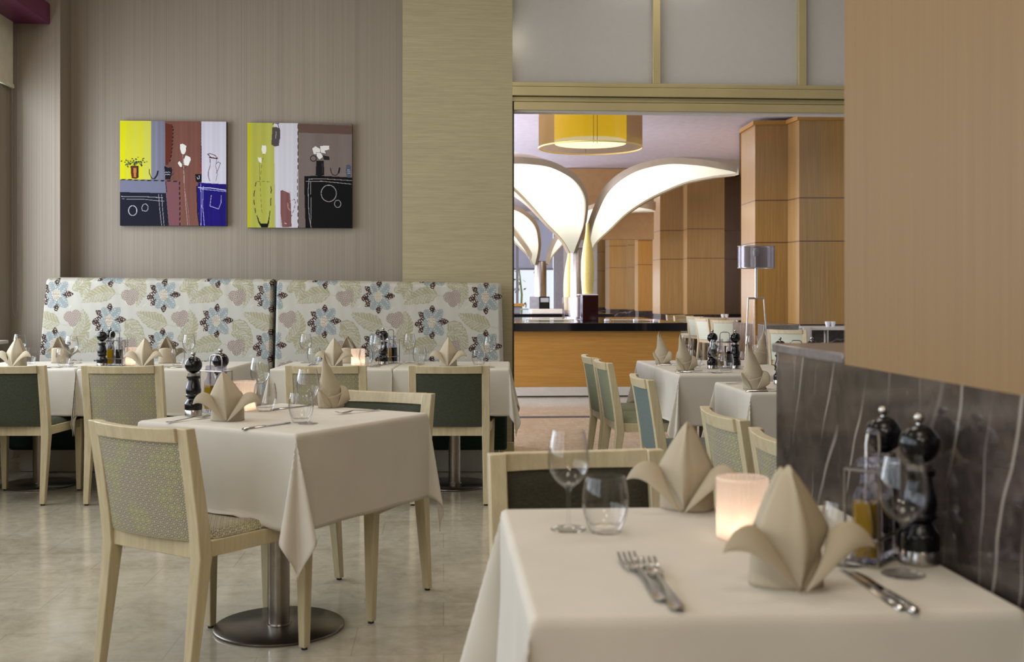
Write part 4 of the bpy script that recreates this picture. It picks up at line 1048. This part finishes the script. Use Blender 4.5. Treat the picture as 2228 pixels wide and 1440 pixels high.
# middle table
pz('mill', 421, 4.08, 'black pepper mill at the left corner of the middle table', group='pepper mills')
pz('mill', 480, 4.33, 'black pepper mill behind the cruet rack of the middle table', group='pepper mills')
rack(470, 4.19, -28, 'on the middle table')
pp('napkin_short', 497, 914, 'beige napkin with drooping wings, in front of the middle candle', group='folded napkins', rz=8, sc=1.05)
lit(530, 4.27, 'on the middle table', 1.0)
pp('tumbler', 577, 894, 'tumbler just right of the middle candle', group='tumblers')
pp('wine', 566, 880, 'wine glass behind the tumbler by the middle candle', group='wine glasses')
pp('tumbler', 655, 919, 'tumbler near the front corner of the middle table', group='tumblers')
pp('wine', 670, 922, 'wine glass near the front corner of the middle table', group='wine glasses')
pp('napkin_tall', 718, 886, 'beige twisted napkin at the right of the middle table', group='folded napkins', rz=35, sc=1.0)
pp('knife', 528, 935, 'knife lying before the napkin on the middle table', group='cutlery on the middle table', rz=-33)
pp('knife', 590, 893, 'knife behind the tumbler on the middle table', group='cutlery on the middle table', rz=-33)
pp('fork', 826, 893, 'fork at the right side of the middle table', group='cutlery on the middle table', rz=135)
pp('fork', 362, 921, 'fork at the left corner of the middle table, beside the mill', group='cutlery on the middle table', rz=-30)
# bench tables, left pair
pz('wine', 43, 7.16, 'wine glass behind the leftmost napkin on the bench tables', group='wine glasses')
pz('tumbler', 64, 7.1, 'tumbler right of the leftmost napkin on the bench tables', group='tumblers')
pz('napkin', 38, 6.83, 'leftmost folded napkin, on the bench table at the picture edge', group='folded napkins', sc=1.02, rz=-6)
pz('napkin', 130, 7.2, 'folded napkin behind the tumbler at left, against the floral bench', group='folded napkins', rz=176)
pz('tumbler', 138, 6.90, 'tumbler in front of the napkin at left by the floral bench', group='tumblers')
pz('wine', 156, 6.82, 'wine glass at left between the green chair and the first black mills', group='wine glasses')
pz('mill', 222, 6.85, 'black pepper mill at left above the star-patterned chair', group='pepper mills')
pz('mill', 240, 7.12, 'black pepper mill behind the rack at left by the floral bench', group='pepper mills')
rack(250, 6.93, 0, 'above the left star chair')
pz('tall', 268, 6.9, 'tall narrow glass between the left rack and candle', group='tall glasses')
lit(289, 6.98, 'above the left star-patterned chair', 1.0)
pz('napkin', 316, 6.84, 'folded napkin in front of the left bench candle', group='folded napkins', rz=4)
pz('napkin', 363, 7.18, 'open-backed folded napkin by the bench, behind the left one with wings', group='folded napkins', rz=186)
pz('tumbler', 387, 6.92, 'tumbler above the right edge of the left star-patterned chair', group='tumblers')
pz('wine', 411, 7.1, 'wine glass above the mill of the middle table', group='wine glasses')
pz('knife', 100, 6.70, 'knife at left on the bench cloth beside the green chair', group='cutlery on the bench tables', rz=-68)
pz('fork', 176, 7.2, 'fork by the bench at left, next to the first black mill', group='cutlery on the bench tables', rz=180)
pz('knife', 358, 6.70, 'knife on the bench cloth right of the star-patterned chair', group='cutlery on the bench tables', rz=-62)
# bench tables, right pair
pz('wine', 665, 7.2, 'wine glass at the far left of the right bench tables', group='wine glasses')
pz('tumbler', 683, 7.05, 'tumbler at the far left of the right bench tables', group='tumblers')
pz('napkin', 727, 6.86, 'folded napkin in front, left of the right bench candle', group='folded napkins', rz=6)
pz('napkin', 757, 7.2, 'folded napkin standing behind, left of the right bench candle', group='folded napkins', rz=172)
lit(779, 6.98, 'on the right bench table', .92)
pz('tumbler', 796, 6.87, 'tumbler just right of the right bench candle', group='tumblers')
pz('wine', 816, 6.80, 'left wine glass of the two before the bench mill', group='wine glasses', sc=1.02)
pz('wine', 824, 6.95, 'right wine glass of the two before the bench mill', group='wine glasses')
pz('mill', 834, 7.02, 'black pepper mill in front of the right half of the floral bench', group='pepper mills')
rack(850, 7.16, 55, 'at the right bench table')
pz('wine', 891, 7.18, 'wine glass right of the bench mill and rack', group='wine glasses')
pz('tumbler', 913, 7.08, 'tumbler left of the pointed napkin at the right end of the bench', group='tumblers')
pz('napkin', 976, 6.90, 'pointed folded napkin above the rightmost green chair', group='folded napkins', rz=0)
pz('tumbler', 1042, 6.85, 'tumbler at the right end of the bench tables', group='tumblers')
pz('wine', 1066, 6.76, 'rightmost wine glass on the bench tables', group='wine glasses')
pz('fork', 670, 6.83, 'fork at left on the right bench cloth', group='cutlery on the bench tables', rz=0)
pz('fork', 908, 6.83, 'fork between the bench mill and the pointed napkin', group='cutlery on the bench tables', rz=0)
# right-hand tables
pz('napkin_tall', 1441, 7.15, 'tall twisted napkin on the far table by the buffet counter', group='folded napkins', rz=-15, sc=.95)
pz('napkin_tall', 1489, 6.52, 'tall twisted napkin at the left corner of the table with two mills', group='folded napkins', rz=10, sc=1.0)
pz('wine', 1491, 6.95, 'wine glass behind the twisted napkin on the right table', group='wine glasses')
pz('tumbler', 1512, 6.70, 'tumbler left of the mills on the right table', group='tumblers', sc=1.05)
pz('mill', 1550, 6.64, 'left black mill of the pair on the right table', group='pepper mills')
pz('mill', 1600, 6.64, 'right black mill of the pair on the right table', group='pepper mills')
rack(1577, 6.72, 0, 'between the right-hand mills', 1.0)
pz('wine', 1559, 6.28, 'wine glass in front of the cruet rack on the right table', group='wine glasses')
pz('tumbler', 1580, 6.33, 'tumbler in front of the cruet rack on the right table', group='tumblers')
pz('tumbler', 1621, 6.62, 'tumbler right of the mills on the right table', group='tumblers')
pz('wine', 1636, 6.90, 'wine glass right of the mills on the right table', group='wine glasses')
pz('napkin_tall', 1653, 7.1, 'twisted napkin behind the right wine glass, near the floor lamp', group='folded napkins', rz=190, sc=1.0)
pz('knife', 1466, 6.33, 'knife along the left corner of the table with two mills', group='cutlery on the right tables', rz=-90)
pz('knife', 1425, 7.0, 'knife before the far twisted napkin', group='cutlery on the right tables', rz=-90)
pz('fork', 1470, 6.85, 'fork between the two twisted napkins', group='cutlery on the right tables', rz=-70)
pz('fork', 1528, 6.45, 'fork right of the tumbler on the right table', group='cutlery on the right tables', rz=130)
pz('napkin_tall', 1640, 5.22, 'tall napkin with folded collar beside the end of the marble partition', group='folded napkins', rz=-8, sc=1.03)
pz('knife', 1622, 5.08, 'knife beside the end of the marble partition', group='cutlery on the right tables', rz=-88)
pz('fork', 1580, 5.5, 'fork on the table beside the marble partition', group='cutlery on the right tables', rz=-75)
pz('mill', 1697, 5.5, 'black mill peeping out left of the marble partition', group='pepper mills')
pz('mill', 1766, 5.5, 'black mill whose head shows above the partition cap', group='pepper mills')
rack(1732, 5.5, 0, 'behind the marble partition')

# ------------------------------------------------------------------ buffet hall
def boxat(m, u0, u1, Z, z0, z1, d):
    a, b = F((u0-CX)/FPX*Z, Z), F((u1-CX)/FPX*Z, Z); return m.box(a.x, b.x, min(a.y, b.y), min(a.y, b.y)+d, z0, z1)
c = empty('buffet_counter', 'long buffet counter with honey wood front and black granite top', 'counter')
l, r_ = F((1128-CX)/FPX*13.08-2.6, 13.1), F((1482-CX)/FPX*13.08, 13.1); yb = r_.y+3.1
MB().box(l.x, r_.x, r_.y, yb, .115, .775).build('wood_front', 'counter_wood', c, bevel=.004)
MB().box(l.x+.03, r_.x+.012, r_.y-.012, yb-.03, .012, .115).build('kick_plate', 'plinth_white', c, bevel=.003)
MB().box(l.x-.05, r_.x+.065, r_.y-.06, yb+.05, .775, .872).build('granite_top', 'black_granite', c, bevel=.004)
for o in kids(c): pass
c2 = empty('buffet_counter', 'farther black-topped buffet counter with steel rails on it', 'counter')
l2, r2 = F((1119-CX)/FPX*18.6-2.2, 18.6), F((1330-CX)/FPX*18.6, 18.6)
MB().box(l2.x, r2.x, r2.y, r2.y+4.6, 0, .79).build('wood_front', 'counter_wood', c2)
MB().box(l2.x-.05, r2.x+.05, r2.y-.05, r2.y+4.65, .79, .88).build('granite_top', 'black_granite', c2, bevel=.004)
def ob(u0, u1, Z, z0, z1, d, name, mat, label, cat, group=None, bev=.004):
    return tag(boxat(MB(), u0, u1, Z, z0, z1, d).build(name, mat, None, bevel=bev), label, cat, group)
zt = .8725
k = empty('display_box', 'dark red-black display box under the yellow vase', 'box')
boxat(MB(), 1267, 1302, 14.2, zt, zt+.325, .2).build('box_body', 'red_black', k, bevel=.003)
boxat(MB(), 1259, 1301, 14.2, zt+.325, zt+.337, .2).build('cream_plate', 'porcelain', k, bevel=.003)
v = MB().lathe(smoothprof([(0, 0), (.062, 0), (.070, .03), (.083, .22), (.082, .42), (.062, .60), (.036, .74), (.024, .84), (.022, .92)], 5)+[(.016, .92), (.014, .7)], 36).build('tall_vase', 'vase_yellow', None, 50)
p = F((1278.5-CX)/FPX*14.3, 14.3); v.location = (p.x, p.y, zt+.338); tag(v, 'tall pale yellow bottle-shaped vase on the dark display box', 'vase', 'yellow vases')
v2 = v.copy(); COL.objects.link(v2); p = F((1240-CX)/FPX*18.9, 18.9); v2.location = (p.x, p.y, .881); v2.scale = (1.3, 1.3, 1.3); v2['label'] = 'yellow bottle vase half hidden behind the steel column of the petal lamp'
bx = boxat(MB(), 1227, 1267, 14.75, zt, zt+.30, .24).build('glass_block', 'block_glass', None, bevel=.004); tag(bx, 'clear glass block behind the dark display box on the counter', 'box')
def petal_lamp(px, Z, zbase, label, azs):
    p = F((px-CX)/FPX*Z, Z)
    r = empty('petal_lamp', label, 'lamp', 'petal lamps rising from the buffet counters', (p.x, p.y, zbase), -TH)
    MB().lathe([(0, 0), (.118, 0), (.118, 1.83-zbase), (.10, 1.86-zbase), (0, 1.86-zbase)], 40).build('steel_column', 'brushed_steel', r, 35)
    MB().lathe([(0, 0), (.17, 0), (.17, .02), (0, .02)], 40).build('foot_plate', 'steel', r, 35)
    TB = [(0, .10, 1.80, .035), (.12, .15, 2.02, .15), (.28, .30, 2.29, .33), (.45, .55, 2.62, .49), (.6, .93, 2.87, .54), (.75, 1.38, 3.01, .47), (.87, 1.80, 3.03, .34), (.95, 2.08, 3.01, .21), (.985, 2.2, 3.0, .13), (1, 2.24, 2.995, .06)]
    def tab(t, k):
        for a, b_ in zip(TB, TB[1:]):
            if t <= b_[0]:
                f_ = (t-a[0])/(b_[0]-a[0]); ia = TB.index(a); pa = TB[max(ia-1, 0)]; pb = TB[min(ia+2, len(TB)-1)]
                h = b_[0]-a[0]; ma = (b_[k]-pa[k])/(b_[0]-pa[0])*h; mb = (pb[k]-a[k])/(pb[0]-a[0])*h
                return (2*f_**3-3*f_**2+1)*a[k]+(f_**3-2*f_**2+f_)*ma+(-2*f_**3+3*f_**2)*b_[k]+(f_**3-f_**2)*mb
        return TB[-1][k]
    def pos(t, s, off=0):
        t = min(1, t); x, z, w = tab(t, 1), tab(t, 2)-zbase, tab(t, 3)
        t1, t2 = max(0, t-.01), min(1, t+.01); dx, dz = tab(t2, 1)-tab(t1, 1), tab(t2, 2)-tab(t1, 2); L = math.hypot(dx, dz)
        return (x+off*dz/L, s*w, z-.10*s*s*min(1, t*1.5)-roll*(1-.65*t**3)*s*w-off*dx/L)
    for az, roll in azs:
        q = empty('petal'); q.parent = r; q.rotation_euler = (0, 0, math.radians(az))
        m = MB(); nt, ns = 36, 14
        m.grid(lambda u, v: pos(u, (2*v-1)*.955, .06), nt, ns); g = m.build('glowing_diffuser', 'petal_glow', q, 60)
        m = MB(); m.grid(lambda u, v: pos(u, 1-2*v, 0), nt, ns); m.build('back_shell', 'petal_frame', q, 60)
        e = MB(); loop = [(i/nt, -1) for i in range(nt+1)]+[(1, -1+2*i/8) for i in range(1, 8)]+[((nt-i)/nt, 1) for i in range(nt+1)]
        rings = []
        for (t, s) in loop:
            a, b_ = Vector(pos(t, s, 0)), Vector(pos(t, s, .085)); a2, b2 = Vector(pos(t, s*.95, 0)), Vector(pos(t, s*.95, .085)); 
            if abs(s) < 1 and t > .99:
                a2, b2 = Vector(pos(.975, s, 0)), Vector(pos(.975, s, .085))
            rings.append([tuple(a), tuple(b_), tuple(b2), tuple(a2)])
        e.prism(rings); e.build('rim', 'petal_frame', q, 50)
    return r
petal_lamp(1259, 15.5, .8725, 'petal lamp with three large glowing leaves, rising behind the yellow vase', ((-126, 0), (-22, .28), (140, 0)))
petal_lamp(1176, 21.6, .8805, 'farther petal lamp with glowing leaves, seen through the left of the opening', ((-138, 0), (-8, .2), (172, 0)))
k = empty('sign_block', 'block with marble side and dark sign at the far petal lamp', 'sign')
boxat(MB(), 1152, 1173, 20.9, .8805, 1.165, .25).build('marble_side', 'light_marble', k); boxat(MB(), 1173, 1196, 20.9, .8805, 1.165, .25).build('dark_face', 'black_lacquer', k); boxat(MB(), 1176, 1194, 20.89, 1.06, 1.14, .008).build('pale_card', 'cutlery_rest', k)
ob(1156, 1226, 18.75, .8805, .955, .4, 'serving_tray', 'wax', 'long cream serving tray on the farther counter', 'tray')
ob(1100, 1141, 19.0, 1.0, 1.05, .3, 'wooden_shelf', 'counter_wood', 'small brown shelf board at the left of the farther counter', 'shelf')
ob(1104, 1132, 19.05, .8805, .999, .2, 'shelf_stand', 'grey_wall', 'stand under the small brown shelf board', 'stand')
fr = MB()
for u0, u1, Z in ((1145, 1250, 13.9), (1330, 1420, 13.7)):
    a, b_ = F((u0-CX)/FPX*Z, Z), F((u1-CX)/FPX*Z, Z); 
    m = MB().tube([(a.x, a.y, .885), (b_.x, a.y, .885)], .008, 8)
    for x in (a.x+.02, b_.x-.02): m.tube([(x, a.y, .8726), (x, a.y, .885)], .006, 6)
    tag(m.build('steel_rail', 'cutlery_steel', None, 40), 'thin steel rail lying on the black counter, '+('left of the vase' if u0 < 1200 else 'right of the vase'), 'rail', 'counter rails')
for kx, (u, Z) in enumerate(((1321, 13.6), (1384, 13.5), (1427, 13.35))):
    o = ob(u-5, u+5, Z, .8726, .905, .06, 'card_holder', 'porcelain', ('left', 'middle', 'right')[kx]+' small white label holder on the counter right of the vase', 'label holder', 'white label holders')
# pendant drum
p = F((1284.5-CX)/FPX*12, 12)
r = empty('pendant_lamp', 'double drum pendant lamp, gold sheer outside and yellow inside', 'lamp', loc=(p.x, p.y, 2.80))
MB().lathe([(.562, 0), (.562, .62)], 72).f and None
def drum(R, z0, z1, name, mat, par, th=.0):
    m = MB(); n = 72; vs = [(R*math.cos(2*PI*i/n), R*math.sin(2*PI*i/n), z) for z in (z0, z1) for i in range(n)]
    m.add(vs, [(i, (i+1) % n, n+(i+1) % n, n+i) for i in range(n)]); return m.build(name, mat, par, 60)
drum(.562, 0, .62, 'outer_shade', 'gold_sheer', r); drum(.392, .075, .60, 'inner_shade', 'yellow_shade', r)
m = MB().tube([(.562*math.cos(2*PI*i/60), .562*math.sin(2*PI*i/60), 0) for i in range(61)], .008, 6); m.build('shade_ring', 'vase_yellow', r, 40)
MB().lathe([(0, .045), (.386, .045), (.386, .076), (0, .076)], 60).build('diffuser_disc', 'pendant_diffuser_glow', r, 40)
m = MB()
for x, y in ((-.02, -.3), (.02, -.3), (0, .3)): m.tube([(x, y*1.32, .0), (x, y*1.32, .62)], .003, 6)
m.tube([(0, 0, .62), (0, 0, 1.0)], .006, 8); m.tube([(-.56, 0, .62), (.56, 0, .62)], .005, 6); m.tube([(0, -.56, .62), (0, .56, .62)], .005, 6); m.build('suspension', 'lamp_cord', r, 40)
# floor lamp
p = F((1645-CX)/FPX*10.2, 10.2)
r = empty('floor_lamp', 'tripod floor lamp with silver-grey drum shade beside the timber columns', 'lamp', loc=(p.x, p.y, 0), rz=-TH)
drum(.168, 1.452, 1.652, 'lamp_shade', 'silver_sheer', r)
m = MB()
for z in (1.452, 1.652): m.tube([(.168*math.cos(2*PI*i/48), .168*math.sin(2*PI*i/48), z) for i in range(49)], .004, 6)
m.build('shade_ring', 'steel', r, 40)
MB().tube([(0, 0, 1.17), (0, 0, 1.60)], .011, 12).build('pole', 'steel', r, 40)
MB().lathe([(0, 1.56), (.022, 1.56), (.03, 1.60), (.02, 1.635), (0, 1.64)], 16).build('bulb', 'porcelain', r, 40)
m = MB().tube([(-.072, -.0, 1.172), (.072, -.0, 1.172)], .009, 8); m.tube([(0, 0, 1.172), (0, .07, 1.172)], .009, 8); m.build('cross_bar', 'steel', r, 40)
for a, b_ in (((-.072, 0, 1.172), (-.14, -.06, 0)), ((.072, 0, 1.172), (.14, -.06, 0)), ((0, .07, 1.172), (0, .16, 0))):
    MB().tube([a, b_], [.007, .006], 8).build('leg', 'brushed_steel', r, 40)
MB().box(-.013, .013, -.013, .013, .55, 1.165).build('wooden_stem', 'counter_wood', r, bevel=.002)
# far tables and chairs, small in the photo
def far_table(u0, u1, Z, label, cups, run=None):
    r = empty('side_table', label, 'table', 'white tables by the timber columns')
    a, b_ = F((u0-CX)/FPX*Z, Z), F((u1-CX)/FPX*Z, Z); r.location = (a.x, a.y, 0)
    w = b_.x-a.x
    MB().box(0, w, 0, .7, .72, .76).build('tabletop', 'far_white', r, bevel=.004)
    MB().tube([(w*.5, .35, .01), (w*.5, .35, .72)], .035, 12).build('pedestal', 'brushed_steel', r, 40)
    MB().lathe([(0, 0), (.22, 0), (.22, .012), (0, .012)], 32, (w*.5, .35)).build('base_disc', 'brushed_steel', r, 40)
    for i, u in enumerate(cups[0]):
        q = F((u-CX)/FPX*(Z+.15), Z+.15)
        c = MB().lathe([(0, 0), (.022, 0), (.036, .05), (.038, .075), (.035, .075), (.02, .006), (0, .006)], 20).build('cup', 'porcelain', None, 40)
        c.location = (q.x, q.y, .7605); tag(c, 'white cup, '+('left' if i == 0 else 'right')+' of the two on the '+cups[1], 'cup', 'white cups')
far_table(1555, 1640, 20.6, 'white table with two cups far behind the right tables', ([1573, 1581], 'far white table left of the floor lamp'))
far_table(1738, 1900, 15.0, 'white table with a hanging runner, above the partition cap', ([1801, 1812], 'table with the hanging runner'))
q = F((1755-CX)/FPX*14.95, 14.95)
rn = MB(); ra, rb = F((1746-CX)/FPX*14.95, 14.95), F((1766-CX)/FPX*14.95, 14.95)
rn.grid(lambda u, v: (ra.x+(rb.x-ra.x)*u, ra.y+(.55-max(0, .55-0)) - .01 + (.0 if v < .35 else (v-.35)/.65*.6), .763 if v > .35 else .763-.22*(1-v/.35)), 4, 14)
tag(rn.build('table_runner', 'tablecloth_linen', None, 60, solid=.003), 'white cloth runner hanging over the table edge above the partition cap', 'runner')
G5 = 'pale chairs far behind the right tables'
for u, Z, A, lb in ((1470, 21.8, -60, 'pale chair far back, leftmost of the row by the columns'), (1487, 21.0, -60, 'pale chair far back, second from the left by the columns'), (1512, 20.2, 30, 'pale chair right of the black counter end'), (1527, 18.6, 18, 'pale chair second right of the black counter end'),
                    (1556, 19.5, 75, 'pale chair third right of the counter end, seen from behind'), (1576, 17.4, 55, 'pale chair just above the rack of the right table'), (1711, 12.7, 60, 'pale green chair above the partition cap, in front of dark marble')):
    chair('chair_pale', (u-CX)/FPX*Z, Z, A, lb, G5)
